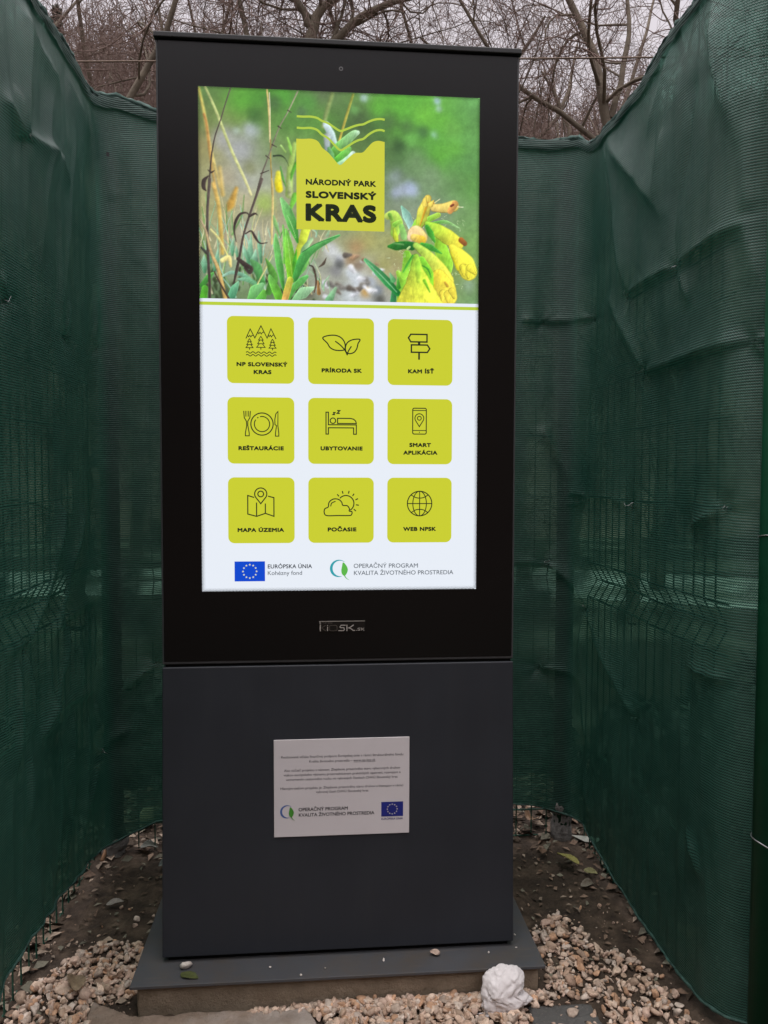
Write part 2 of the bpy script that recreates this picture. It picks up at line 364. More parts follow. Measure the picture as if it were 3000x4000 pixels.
STROKES = [[[1.5,5,12.5,54,23.5,121,44.5,208],[2.9,3.2,3.3,3.1],[185,175,85],[198,176,108],3],[[14.5,0,35.5,45,68.5,129,95.5,187,110.5,223],[2.3,2.7,3.1,2.9,2.6],[165,180,110],[200,195,140],1.6],[[12.5,58,18.5,83,25.5,150,36.5,218],[1.6,2.3,2.4,2.1],[170,110,60],[180,150,80],3],[[44.5,169,50.5,225],[3.9,3.9],[198,176,108],[195,165,90],5],[[30.5,203,40.5,241,45.5,290,49.5,349],[3.7,4.2,4.1,3.4],[200,165,90],[200,170,80],3],[[79.5,211,67.5,245,61.5,258],[3.4,8.5,1.7],[190,150,70],[180,140,60],4],[[284.5,4,271.5,48,264.5,74],[4.1,4.4,3.7],[120,140,80],[130,150,90],4],[[329.5,4,314.5,53,298.5,107],[2.6,2.8,2.2],[135,145,60],[190,170,70],1.2],[[271.5,70,282.5,90,292.5,109],[7,8.1,3.3],[190,210,215],[170,195,190],2],[[273.5,95,273.5,120],[7.4,5.5],[160,170,170],[150,165,170],3],[[204.5,114,194.5,164,191.5,220],[5.2,6.5,7.8],[150,180,90],[140,170,80],3],[[188.5,101,194.5,121,196.5,136],[1.8,3.6,1.3],[150,205,90],[120,180,70],2],[[174.5,118,184.5,131],[1.8,1],[170,210,120],[150,190,90],2],[[206.5,155,198.5,175,195.5,191],[3.9,3.4,1],[90,165,50],[80,150,50],2],[[168.5,176,168.5,196,170.5,209],[5.2,8.1,7.8],[215,210,60],[225,205,20],3],[[173.5,162,178.5,186,184.5,203],[1,2.6,1],[80,150,60],[90,150,60],1.6],[[192.5,193,193.5,220],[3.9,5.2],[150,170,110],[160,170,120],4],[[145.5,2,149.5,49,151.5,107],[1.8,2,1.8],[198,176,108],[202,182,118],0.9],[[150.5,8,151.5,48,150.5,111],[0.9,1,1],[215,205,180],[205,190,140],0.9],[[152.5,107,152.5,146,154.5,185,155.5,221],[1.4,1.3,1.4,1.6],[160,140,80],[150,125,50],0.9],[[154.5,189,156.5,207,156.5,248,154.5,299,154.5,326],[1.7,2,2.4,2.2,2],[198,176,108],[202,182,118],1.4],[[102.5,387,107.5,347,110.5,308],[3.4,7.4,0.8],[70,130,90],[150,195,165],2],[[106.5,367,99.5,349,94.5,332],[2.7,5.9,0.7],[70,130,90],[150,195,165],2],[[131.5,366,128.5,333,126.5,300],[2.3,5.1,0.6],[70,130,90],[150,195,165],2],[[31.5,388,36.5,365,39.5,341],[2.7,5.9,0.7],[70,130,90],[150,195,165],2],[[70.5,352,70.5,335,71.5,319],[2.4,5.4,0.6],[70,130,90],[150,195,165],2],[[23.5,369,20.5,349,18.5,330],[2.7,5.9,0.7],[70,130,90],[150,195,165],2],[[11.5,389,10.5,371,10.5,354],[3.4,7.4,0.8],[70,130,90],[150,195,165],2],[[110.5,386,116.5,363,120.5,339],[4.1,8.9,1],[70,130,90],[150,195,165],2],[[80.5,356,79.5,344,78.5,332],[1.5,3.3,0.4],[70,130,90],[150,195,165],2],[[158.5,267,162.5,283,171.5,308],[1.4,4.4,1.7],[120,165,100],[110,160,90],2],[[205.5,223,197.5,242,193.5,260],[7.5,4.4,1],[110,185,60],[100,170,60],2],[[227.5,293,219.5,321,211.5,344,203.5,376,193.5,404],[9.5,8.8,7.6,6.5,5.8],[190,205,60],[180,190,60],1.2],[[239.5,314,223.5,336,215.5,360],[4.1,6.1,2.4],[165,200,150],[100,160,90],1.4],[[235.5,344,221.5,374,201.5,400],[3.4,7.5,4.1],[120,175,90],[70,150,60],1.4],[[110.5,363,122.5,378,133.5,410],[3.4,10.2,6.8],[90,150,90],[70,140,70],1.6],[[48.5,398,68.5,389,94.5,395,119.5,410],[2,3.7,4.4,2.7],[150,190,170],[90,150,110],1.3],[[82.5,403,102.5,404,121.5,416],[2.4,5.1,3.4],[120,170,140],[90,150,100],1.3],[[66.5,443,74.5,423,82.5,409],[8.5,7.8,2],[70,140,100],[120,180,140],1],[[105.5,448,119.5,428,133.5,414],[5.1,13.6,5.1],[90,160,80],[120,180,120],1],[[129.5,447,137.5,431],[10.2,6.8],[80,160,60],[90,160,60],1],[[155.5,350,141.5,378,123.5,412],[1,1.7,1.4],[190,195,130],[200,200,130],0.8],[[141.5,358,151.5,378,157.5,401,147.5,429],[1.4,6.8,10.2,6.8],[90,150,60],[70,130,50],1.2],[[5.5,418,19.5,400,31.5,390],[5.1,6.1,1.7],[60,130,50],[90,160,80],1],[[7.5,446,11.5,424],[7.8,6.8],[80,165,40],[80,160,50],1],[[181.5,365,182.5,326,178.5,286],[3.4,4.4,1.7],[90,160,60],[110,180,80],1],[[209.5,321,199.5,286,187.5,255,175.5,230],[2.4,11.2,10.5,3.4],[50,130,40],[130,195,120],0.8],[[206.5,313,197.5,286,187.5,264],[0.3,0.8,0.3],[150,205,120],[160,210,140],0.7],[[179.5,424,171.5,375,164.5,330,162.5,306],[2.4,7.8,6.8,2.4],[60,140,50],[120,190,110],0.8],[[195.5,402,194.5,365,189.5,325,185.5,294],[7.5,11.9,8.5,1.7],[110,170,30],[110,185,80],0.8],[[198.5,396,193.5,357,188.5,314],[0.7,0.8,0.5],[150,195,70],[150,200,110],0.7],[[207.5,337,203.5,364,201.5,396],[0.7,5.1,2.4],[60,150,40],[80,160,40],0.8],[[203.5,400,221.5,356,247.5,332,281.5,313,299.5,304],[6.1,10.5,6.8,4.4,2.4],[60,140,60],[90,160,90],0.8],[[219.5,342,251.5,322,299.5,305],[0.7,0.8,0.7],[40,110,60],[50,120,60],0.7],[[171.5,446,163.5,425,153.5,405,149.5,394],[8.5,9.5,6.8,2.7],[90,165,40],[110,185,90],0.8],[[189.5,446,199.5,422,217.5,404,229.5,394],[2.7,6.8,7.5,3.7],[80,150,60],[90,170,90],0.8],[[181.5,446,187.5,424,193.5,402],[6.8,7.5,6.8],[200,150,80],[170,180,60],0.9],[[199.5,446,221.5,429,245.5,417],[3.4,11.9,2.4],[110,165,110],[160,200,160],1],[[245.5,427,249.5,403,243.5,375,235.5,370],[1.4,2,2,1.4],[90,70,50],[60,50,50],0.8],[[255.5,429,253.5,403],[4.4,1.7],[120,90,50],[150,110,70],1],[[255.5,373,265.5,365,271.5,353],[1,3.1,0.7],[80,70,60],[70,60,50],0.8],[[277.5,444,291.5,418],[8.5,3.4],[100,160,110],[140,180,140],2],[[68.5,2,57.5,35,47.5,68,35.5,103,28.5,138,24.5,175,20.5,226],[1.3,1.2,1.3,1.4,1.5,1.6,1.8],[88,78,72],[62,52,48],0.8],[[23.5,193,18.5,252,17.5,291,18.5,349,21.5,408,21.5,446],[3.4,2.9,2.9,3.1,3,2.7],[88,78,72],[62,52,48],0.8],[[20.5,187,11.5,197,10.5,211,15.5,218],[1.3,4.7,4.4,1.3],[62,52,48],[62,52,48],0.9],[[19.5,174,26.5,179,33.5,175],[0.8,2.1,0.7],[62,52,48],[62,52,48],0.7],[[210.5,3,190.5,45,171.5,79,156.5,118,142.5,156,132.5,183,122.5,222],[1.6,1.2,1.3,1.5,1.6,1.9,2.3],[150,150,120],[88,78,72],0.8],[[133.5,190,122.5,223,106.5,269,94.5,308,85.5,354,78.5,387,72.5,413],[3.4,2.7,2.4,2.4,2.7,3.4,1.4],[88,78,72],[62,52,48],0.8],[[189.5,43,196.5,47],[1.3,0.8],[62,52,48],[62,52,48],0.7],[[168.5,77,175.5,82],[1.3,0.8],[62,52,48],[62,52,48],0.7],[[155.5,116,165.5,121],[1.3,0.8],[62,52,48],[62,52,48],0.7],[[142.5,140,150.5,146],[1.3,0.8],[62,52,48],[62,52,48],0.7],[[131.5,178,148.5,171],[1.3,0.8],[62,52,48],[62,52,48],0.7],[[158.5,140,174.5,139,184.5,146,191.5,160],[1.8,2.1,0.8,0.4],[45,60,40],[60,75,50],0.7],[[106.5,267,100.5,262,87.5,265,77.5,281,74.5,301,78.5,324],[1.4,1.7,2.7,3.1,2,0.8],[62,52,48],[62,52,48],0.8],[[106.5,269,118.5,263,124.5,266],[2.7,2.4,0.7],[62,52,48],[62,52,48],0.8],[[98.5,306,110.5,300,118.5,312,128.5,325,144.5,324],[1.4,1.7,3.1,1.7,0.8],[62,52,48],[62,52,48],0.8],[[82.5,360,98.5,373,110.5,379,106.5,387,96.5,379],[4.1,5.8,3.7,5.1,2.4],[62,52,48],[62,52,48],0.9],[[4.5,338,14.5,348,19.5,355],[2.4,3.7,1.4],[60,70,60],[62,52,48],0.8],[[2.5,278,14.5,303,23.5,342,41.5,388,54.5,445],[1.7,2.4,3.1,4.1,4.4],[190,170,140],[200,165,90],0.8],[[24.5,299,41.5,318,59.5,352],[1.7,2.4,1.4],[200,195,130],[210,200,120],1],[[31.5,388,44.5,414,62.5,445],[1.4,2,2.4],[80,60,50],[70,60,50],0.8],[[49.5,364,62.5,358,66.5,376],[5.1,5.1,2.4],[225,215,140],[215,195,120],2],[[428.5,380,436.5,399,434.5,447],[4.7,10.9,9.3],[140,190,60],[120,190,50],1],[[447.5,340,451.5,362,441.5,387],[7.8,14,7.8],[120,190,50],[140,200,60],1],[[417.5,447,419.5,423],[6.9,5.6],[40,120,70],[50,120,70],0.9],[[428.5,426,406.5,403,383.5,380,356.5,355],[6.2,9.3,8.1,3.7],[20,110,45],[90,165,110],0.8],[[425.5,423,395.5,392,361.5,360],[0.8,1.1,0.6],[120,185,130],[130,190,140],0.7],[[429.5,412,427.5,391],[5.3,0.9],[50,130,40],[90,160,70],0.8],[[417.5,397,410.5,383],[6.2,1.9],[80,150,90],[130,180,140],1.4],[[405.5,260,417.5,258,424.5,274,420.5,296],[7.8,10.9,14,9.3],[180,205,90],[150,195,70],1.4],[[409.5,257,414.5,267],[4.7,3.7],[110,160,60],[120,165,60],1],[[420.5,278,432.5,271],[5.3,4.7],[120,180,60],[150,200,80],1],[[419.5,287,422.5,304,426.5,316],[3.1,6.2,3.1],[170,200,60],[200,210,50],1],[[435.5,281,441.5,303],[5.6,7.8],[130,190,90],[140,195,110],1.6],[[458.5,284,446.5,257,435.5,238],[7.2,9.3,1.9],[150,190,180],[120,175,150],1],[[463.5,284,471.5,273],[6.2,9.3],[120,190,60],[140,190,60],1],[[473.5,280,480.5,264,484.5,247,493.5,219],[6.9,12.8,14,7.8],[150,180,50],[226,200,85],0.9],[[476.5,277,491.5,232],[1.6,3.1],[190,150,40],[200,150,40],1.6],[[486.5,231,504.5,230],[4.1,4.1],[170,120,40],[190,120,40],1.2],[[497.5,263,516.5,254],[6.2,5.6],[130,185,60],[160,200,70],1],[[506.5,239,527.5,239,549.5,234],[8.4,10.3,12.5],[215,190,100],[228,205,100],0.9],[[542.5,245,553.5,229],[6.2,7.2],[212,150,80],[205,150,80],1.4],[[544.5,234,549.5,231],[2.5,2.5],[120,60,40],[120,60,40],1],[[559.5,235,571.5,236],[1.1,0.8],[220,210,150],[210,220,190],0.7],[[508.5,228,519.5,220],[1.1,0.8],[215,210,140],[220,220,180],0.7],[[506.5,272,533.5,269,563.5,281],[3.1,4.1,0.8],[90,165,60],[150,190,130],0.9],[[518.5,305,524.5,332,537.5,359,543.5,376],[9.3,15.6,12.5,3.1],[140,200,50],[140,200,60],1],[[491.5,273,514.5,287,537.5,301,559.5,315],[5.6,14.3,16.8,14],[150,205,60],[230,218,64],0.9],[[491.5,280,499.5,294,508.5,312],[4.7,7.2,2.5],[60,150,45],[70,150,50],0.8],[[546.5,322,561.5,340,575.5,358,584.5,375],[6.9,16.2,21.8,19.6],[232,222,64],[236,226,64],0.9],[[544.5,333,560.5,370],[2.2,3.1],[190,185,40],[200,190,30],1.4],[[567.5,307,575.5,314],[6.2,5.6],[170,100,40],[130,80,40],1.2],[[570.5,361,577.5,372],[1.2,1.6],[90,70,20],[100,80,20],0.8],[[458.5,303,467.5,295,480.5,304],[10.9,17.1,12.5],[225,195,160],[220,190,110],1],[[462.5,304,480.5,309],[7.8,9.3],[226,196,95],[215,180,50],1.2],[[407.5,325,424.5,324,443.5,321,458.5,323],[3.1,9.3,8.7,9.3],[40,115,40],[30,105,40],0.8],[[417.5,318,439.5,320],[1.6,1.9],[90,150,80],[90,150,80],1],[[449.5,329,453.5,325],[2.5,2.2],[170,200,130],[180,205,140],0.8],[[480.5,319,499.5,325,524.5,337],[4.7,7.2,1.2],[60,150,50],[60,140,50],0.8],[[467.5,321,492.5,342,516.5,371,528.5,397],[6.9,11.8,17.5,23.4],[160,205,80],[232,218,70],0.9],[[518.5,388,532.5,413,539.5,431],[16.8,23.1,19.9],[230,210,62],[234,216,70],0.9],[[532.5,400,537.5,407],[2.5,3.4],[190,150,50],[185,150,50],1.4],[[505.5,393,509.5,421],[2.5,1.6],[190,170,30],[210,190,40],1.4],[[479.5,354,492.5,383,500.5,421],[9.3,14,6.2],[120,195,50],[120,190,40],0.9],[[481.5,364,494.5,372,501.5,390],[1.2,2.2,0.9],[60,140,40],[70,150,50],0.8],[[467.5,346,469.5,379,473.5,416,476.5,490],[7.2,15.6,30.5,67],[150,205,60],[238,228,70],0.9],[[471.5,361,473.5,398],[6.2,4.7],[150,205,60],[180,210,60],2.4],[[460.5,343,447.5,365,439.5,380],[2.2,3.1,1.2],[70,155,50],[80,160,50],0.8],[[486.5,397,498.5,421],[4.1,1.6],[120,180,40],[110,170,40],1],[[580.5,368,584.5,388],[9.3,3.1],[236,226,64],[228,214,60],0.8],[[588.5,367,598.5,379],[9.3,3.1],[236,226,64],[228,214,60],0.8],[[571.5,366,574.5,383],[7.8,3.1],[236,226,64],[228,214,60],0.8],[[528.5,424,526.5,438],[9.3,3.1],[234,216,70],[226,206,66],0.8],[[538.5,426,539.5,442],[9.3,3.1],[234,216,70],[226,206,66],0.8],[[547.5,418,552.5,433],[7.8,2.8],[234,216,70],[226,206,66],0.8],[[487.5,232,486.5,223,489.5,216],[6.2,4.7,1.2],[226,200,85],[232,205,90],0.8],[[499.5,232,506.5,223],[6.2,1.2],[226,200,85],[220,190,80],0.8],[[284.5,133,301.5,115,329.5,89,339.5,84],[9.2,11,8.1,4.4],[70,140,40],[170,205,170],1],[[297.5,147,312.5,132,320.5,119],[11,10.3,5.5],[80,160,50],[120,190,90],1],[[299.5,153,318.5,144,329.5,129],[5.5,9.2,5.5],[150,200,150],[185,210,195],1.2],[[277.5,120,281.5,133,286.5,145],[3.7,7.4,3.7],[110,170,110],[90,150,80],1.2]]
def paint_photo():
    """the photograph shown in the head of the display, computed as colours per point of a fine grid"""
    nx, ny = 420, 309; W, H = 607.0, 445.0
    X, Y = np.meshgrid(np.linspace(0, W, nx), np.linspace(0, H, ny), indexing='ij')
    g = np.array([
     [(95,130,70),(90,140,60),(80,150,55),(92,112,75),(92,135,66),(90,170,58),(96,166,60),(98,158,85)],
     [(104,122,70),(108,136,70),(84,130,60),(88,138,60),(74,100,60),(84,146,55),(90,162,60),(92,148,75)],
     [(138,134,88),(140,146,128),(110,140,80),(96,130,66),(90,120,64),(74,108,62),(84,146,62),(94,150,78)],
     [(148,148,106),(158,160,150),(144,154,124),(104,138,70),(100,130,80),(112,132,106),(108,138,96),(96,150,76)],
     [(152,150,102),(160,160,128),(150,150,118),(112,142,90),(116,140,96),(128,142,118),(122,140,116),(108,148,88)],
     [(148,148,108),(168,163,138),(158,158,130),(150,152,118),(150,155,110),(150,152,92),(124,150,90),(110,150,82)],
     [(130,150,118),(140,158,128),(130,156,118),(146,150,136),(164,164,150),(160,152,108),(132,150,82),(118,150,88)],
     [(90,120,80),(106,128,88),(98,128,88),(130,138,118),(164,170,174),(150,150,136),(130,150,90),(112,150,98)]], float)
    gy = np.linspace(0, H, 8); gx = np.linspace(18, W - 18, 8)
    tmp = np.stack([np.stack([np.interp(X[:, 0], gx, g[j, :, c]) for c in range(3)], -1) for j in range(8)], 1)
    img = np.zeros((nx, ny, 3))
    jf = np.interp(Y[0], gy, np.arange(8)); j0 = np.clip(jf.astype(int), 0, 6); t = jf - j0; t = t * t * (3 - 2 * t)
    img = tmp[:, j0] * (1 - t)[None, :, None] + tmp[:, j0 + 1] * t[None, :, None]
    img *= (1 + 0.10 * vnoise(X / 46, Y / 46, 3, 3) + 0.05 * vnoise(X / 14, Y / 14, 8, 2))[..., None]
    blobs = [(111,85,18,176,182,200),(80,90,8,165,190,165),(52,105,24,160,160,165),(85,129,30,165,168,175),(55,190,26,160,150,128),(108,167,18,120,125,85),
     (92,26,32,85,160,50),(127,20,26,75,140,50),(184,14,14,80,150,55),(233,24,20,85,150,65),(160,30,18,66,95,58),(120,56,20,58,100,48),(218,46,14,80,110,75),
     (353,10,10,170,195,205),(333,36,10,110,170,90),(512,10,9,160,185,215),(516,27,8,165,190,200),(506,82,9,140,185,170),(388,29,22,95,175,55),(431,21,24,92,170,55),
     (486,46,26,110,185,60),(525,55,24,100,172,60),(407,60,20,70,100,58),(447,69,18,72,108,60),(430,110,14,50,80,45),(480,78,15,62,98,60),(458,94,16,105,175,80),
     (520,124,26,95,168,58),(550,110,22,98,168,62),(454,196,15,150,165,195),(423,209,14,150,160,185),(420,175,16,130,145,145),(499,168,24,118,145,108),
     (467,143,26,112,142,100),(588,143,20,88,140,75),(548,69,20,100,160,70),(139,240,22,150,178,80),(112,276,14,150,160,120),(95,238,20,180,170,135),
     (281,335,20,205,208,220),(301,354,16,205,210,225),(293,380,14,120,120,125),(324,383,15,200,210,222),(341,401,18,200,208,220),(321,431,22,195,203,208),
     (324,356,14,140,110,80),(341,367,12,120,100,85),(361,406,10,120,120,140),(357,424,12,190,140,60),(388,440,14,60,60,55),(384,418,13,110,120,135),(370,400,12,165,175,190),
     (300,366,12,70,72,72),(440,203,16,160,170,195),(460,206,14,160,172,200),(360,309,26,165,160,95),(336,330,20,165,130,90),(575,266,22,110,150,90),(586,404,18,140,165,140),(397,363,18,150,150,90),
     (262,415,24,165,160,150),(232,430,14,90,80,72),(160,425,14,80,90,70),(60,430,16,70,80,60),(105,300,20,165,165,150),(60,320,22,150,140,120)]
    for cx, cy, r, R, G, B in blobs:
        wv = 1 + 0.25 * vnoise(X / (r * 1.3), Y / (r * 1.3), int(cx) + 5, 2)
        a = 0.72 * np.exp(-(((X - cx) ** 2 + (Y - cy) ** 2) / (r * wv) ** 2) ** 1.2)
        img = img * (1 - a[..., None]) + np.array([R, G, B], float) * a[..., None]
    dx = W / (nx - 1); dy = H / (ny - 1)
    rq = np.random.default_rng(64); clutter = []
    for _ in range(26):      # pale rocks and the dark gaps between them
        x, y = rq.uniform(262, 400), rq.uniform(345, 440); L_ = rq.uniform(4, 14); a = rq.uniform(-0.6, 0.9); g_ = rq.uniform(0.85, 1.05)
        if x + y < 640: continue
        c = [(206, 208, 216), (188, 192, 200), (215, 216, 222), (128, 124, 118), (104, 96, 88), (150, 120, 92)][rq.integers(6)]
        clutter.append(([x, y, x + L_ * math.cos(a), y + L_ * math.sin(a)], [L_ * 0.5, L_ * 0.25], [v * g_ for v in c], [v * g_ * 0.9 + 18 for v in c], rq.uniform(2.6, 5.5)))
    for _ in range(40):      # dark gaps low in the grass
        x, y = rq.uniform(0, 270), rq.uniform(375, 445); clutter.append(([x, y, x + rq.normal() * 3, y + rq.uniform(4, 16)], [rq.uniform(2, 5), 1.5], (62, 78, 48), (50, 58, 42), 3.0))
    for _ in range(110):     # fine blades and straws
        x, y = rq.uniform(-5, 285), rq.uniform(300, 450); L_ = rq.uniform(30, 130) * (0.5 + 0.5 * (x < 130)); a = math.radians(-90 + rq.normal() * 16)
        c = [(196, 186, 138), (176, 164, 112), (120, 165, 100), (140, 180, 140), (206, 200, 160), (92, 140, 72), (150, 196, 172)][rq.integers(7)]
        w_ = rq.uniform(0.5, 1.6); clutter.append(([x, y, x + L_ * 0.5 * math.cos(a), y + L_ * 0.5 * math.sin(a), x + L_ * math.cos(a) + rq.normal() * 6, y + L_ * math.sin(a)], [w_, w_, w_ * 0.4], c, [v * 0.95 for v in c], rq.choice([0.9, 1.5, 2.4])))
    hairs = []
    for _ in range(120):
        x, y = rq.uniform(408, 575), rq.uniform(255, 420); a = rq.uniform(0, 6.28); hairs.append(([x, y, x + 7 * math.cos(a), y + 7 * math.sin(a)], [0.35, 0.1], (205, 222, 170), (215, 228, 190), 0.7))
    for q, rad, c0, c1, soft in clutter + STROKES[:86] + hairs + STROKES[86:]:
        p = np.array(q, float).reshape(-1, 2); rad = np.array(rad, float)
        if len(p) > 2:
            sp = np.array(spline([tuple(a) for a in p], 5)); rad = np.interp(np.linspace(0, len(p) - 1, len(sp)), np.arange(len(p)), rad); p = sp
        m = rad.max() + soft * 2 + 2
        i0 = max(0, int((p[:, 0].min() - m) / dx)); i1 = min(nx, int((p[:, 0].max() + m) / dx) + 2)
        k0 = max(0, int((p[:, 1].min() - m) / dy)); k1 = min(ny, int((p[:, 1].max() + m) / dy) + 2)
        if i1 <= i0 or k1 <= k0: continue
        x = X[i0:i1, k0:k1]; y = Y[i0:i1, k0:k1]
        best = np.full(x.shape, 1e9); tt = np.zeros(x.shape); side = np.zeros(x.shape)
        n = len(p) - 1
        for s_ in range(n):
            a = p[s_]; e_ = p[s_ + 1] - a; L2 = e_ @ e_ + 1e-9
            t = np.clip(((x - a[0]) * e_[0] + (y - a[1]) * e_[1]) / L2, 0, 1)
            ddx = x - a[0] - t * e_[0]; ddy = y - a[1] - t * e_[1]
            rr = rad[s_] + (rad[s_ + 1] - rad[s_]) * t
            sd = np.sqrt(ddx ** 2 + ddy ** 2) - rr; u = sd < best
            best = np.where(u, sd, best); tt = np.where(u, (s_ + t) / n, tt)
            cr = (e_[0] * ddy - e_[1] * ddx) / math.sqrt(L2) / (rr + 0.3); side = np.where(u, cr, side)
        a = 1 - sstep(-soft, soft, best)
        col = np.array(c0, float) * (1 - tt[..., None]) + np.array(c1, float) * tt[..., None]
        sh = 1 + 0.17 * np.clip(-side, -1, 1) + 0.10 * vnoise(x / 2.2 + side * 2, y / 8, 17, 3) + 0.10 * vnoise(x / 12, y / 12, 18, 2)
        if soft <= 1.0 and rad.max() > 3: sh = sh + (0.16 if c1[0] < 200 else -0.22) * np.exp(-((best + 0.5) / 0.9) ** 2)
        img[i0:i1, k0:k1] = img[i0:i1, k0:k1] * (1 - a[..., None]) + np.clip(col * sh[..., None], 0, 255) * a[..., None]
    img = img * (1 + 0.05 * vnoise(X / 2.6, Y / 2.6, 44, 2) + 0.05 * vnoise(X / 9, Y / 9, 45, 2))[..., None]
    gl = img.mean(2, keepdims=True); img = gl + (img - gl) * 0.95; img = np.clip(img * 1.09, 0, 255)
    return nx, ny, X, Y, img
nx, ny, PX, PY, IMG = paint_photo()
pv = np.stack([(PX.ravel() - 303.5) / 1000, np.full(nx * ny, -0.0006), 1.912 - PY.ravel() / 1000], -1)
def mat_photo():
    k = Nodes('display_photo'); at = k.n('ShaderNodeAttribute', attribute_name='picture')
    p = k.principled((0.004, 0.004, 0.005, 1), 0.3, 0, 0.25)
    k.l(at.outputs['Color'], p.inputs['Emission Color']); p.inputs['Emission Strength'].default_value = K
    return k.done(p.outputs[0])
ph = obj_from('photo_header', pv, grid_faces(nx, ny)[:, ::-1], mat_photo(), SCREEN)
add_color(ph.data, 'picture', np.concatenate([lin(IMG.reshape(-1, 3)), np.ones((nx * ny, 1))], 1))
ph['label'] = 'photo of yellow bell flowers and dry stems'

# park logo card
fl = Flat()
edge = spline([(207.5,102),(222,102),(240,101),(254,106),(263,119),(276,129),(287,141),(297,152),(302.5,154),(308,150),(318,140),(333,128),(350,126),(361,115),(372,104),(384,100),(398,102)], 5)
n_e = len(edge); vs = [(x, y, 0) for x, y in edge] + [(x, 293.5, 0) for x, y in edge]
fl.add(vs, [(i, n_e + i, n_e + i + 1, i + 1) for i in range(n_e - 1)], 0)
for dy_ in (0, 24):
    k_ = 1.0 if dy_ else 0.62
    prof = [(208.5,0),(222,0.5),(238,-0.5),(252,3),(262,12),(276,20),(290,34),(302,44),(314,38),(330,27),(342,21),(352,18),(364,8),(378,0),(390,-2),(398,0)]
    fl.line(spline([(x, 55 + dy_ + y * k_) for x, y in prof], 4), 4.6, 1, lift=0.0003)
fl.text('NÁRODNÝ PARK', 227.5, 198.5, 379.5, 12.3, 2, 1.7, 1.06, 0.0003)
fl.text('SLOVENSKÝ', 227.3, 226.6, 380.3, 15.0, 2, 2.7, 1.08, 0.0003)
fl.text('KRAS', 226.8, 275.5, 380.3, 37.5, 2, 6.4, 1.12, 0.0003)
o = fl.build('park_logo', [E_logo, E_wave, E_ink], SCREEN, S2W, -0.0010)
o['label'] = 'lime logo card with jagged valley edge, waves and black lettering'

def tile(col, row, label, draw, caps):
    x0 = 57.5 + 174.2 * col; y0 = 481.5 + 174.0 * row; f = Flat(); f.lw = 1.3
    f.rrect(x0, y0, x0 + 144, y0 + 144, 13.5, 0)
    draw(f)
    for body, a, base, c, cap in caps: f.text(body, a, base, c, cap, 1, 1.5, 1.10, 0.0003)
    o = f.build('app_tile', [E_lime, E_ink], SCREEN, S2W, -0.0010); o['label'] = label
L = 0.0003
def T4(ox, oy, X0, Y0, k=0.3292):  # crop pixels -> mm
    return lambda pts: [(X0 + (x - ox) * k, Y0 + (y - oy) * k) for x, y in pts]
def d1(f):
    q = T4(57, 89, 57.5, 481.5)
    f.line(q([(180,235),(208,172),(238,230),(278,150),(318,230),(343,168),(376,235)]), 1.5, lift=L)
    for z in ([(189,213),(197,224),(205,213),(212,224),(220,213),(227,214)], [(257,190),(264,203),(272,192),(280,204),(288,192),(298,192)], [(324,208),(331,220),(339,210),(346,222),(354,210),(363,210)]):
        f.line(q(z), 1.3, lift=L)
    for cx, t, lv, hw, tr in ((203,234,(255,274,294),(12,18,23),307), (277,218,(243,267,291),(15,21,28),305), (353,236,(257,276,295),(12,18,23),309)):
        for j, y in enumerate(lv):
            top = t if j == 0 else lv[j - 1]; w0 = 0 if j == 0 else hw[j - 1] * 0.45
            f.line(q([(cx - w0, top), (cx - hw[j], y), (cx + hw[j], y), (cx + w0, top)]), 1.3, lift=L)
        f.line(q([(cx, lv[-1]), (cx, tr)]), 1.5, lift=L)
    for y in (325, 343): f.line(q([(180 + i * 2, y - 5 * math.sin(i * 2 * 2 * math.pi / 36)) for i in range(100)]), 1.4, lift=L)
def d2(f):
    q = T4(585, 101, 231.7, 481.5)
    f.line(q(spline([(682,235),(715,219),(765,216),(805,232),(828,266),(828,306),(800,315),(760,312),(730,296),(712,268)], 6, True)), 2.0, closed=True, lift=L)
    f.line(q(spline([(764,254),(800,281),(828,312),(845,345)], 6)), 2.0, lift=L)
    f.line(q(spline([(928,240),(880,243),(846,262),(832,294),(838,325),(860,335),(890,325),(908,300),(916,268)], 6, True)), 2.0, closed=True, lift=L)
    f.line(q(spline([(872,286),(852,318),(843,346)], 6)), 2.0, lift=L)
def d3(f):
    q = T4(1108, 113, 405.9, 481.5)
    f.line(q([(1247,236),(1263,212),(1372,212),(1372,262),(1263,262)]), 2.5, closed=True, lift=L)
    f.line(q([(1267,282),(1375,282),(1391,306),(1375,331),(1267,331)]), 2.5, closed=True, lift=L)
    f.line(q([(1319,262),(1319,282)]), 4.0, lift=L); f.line(q([(1319,331),(1319,380)]), 3.0, lift=L)
def d4(f):
    q = T4(65, 614, 57.5, 655.5)
    f.line(q(arc(290, 790, 73, 0, 360, 48)[:-1]), 1.9, closed=True, lift=L); f.line(q(arc(290, 790, 50, -105, 215, 44)), 1.7, lift=L)
    f.line(q(arc(290, 790, 50, -128, -118, 4)), 1.9, lift=L)
    f.line(q([(171,704),(174,748),(188,772),(190,800),(181,850),(181,868),(206,868),(206,850),(197,800),(197,772),(211,748),(214,704)]), 1.6, lift=L)
    for x in (185, 200): f.line(q([(x,704),(x,742)]), 1.6, lift=L)
    f.line(q([(395,706),(381,722),(374,760),(375,792),(385,800),(378,850),(378,869),(400,869),(400,850),(394,800)]), 1.6, closed=True, lift=L)
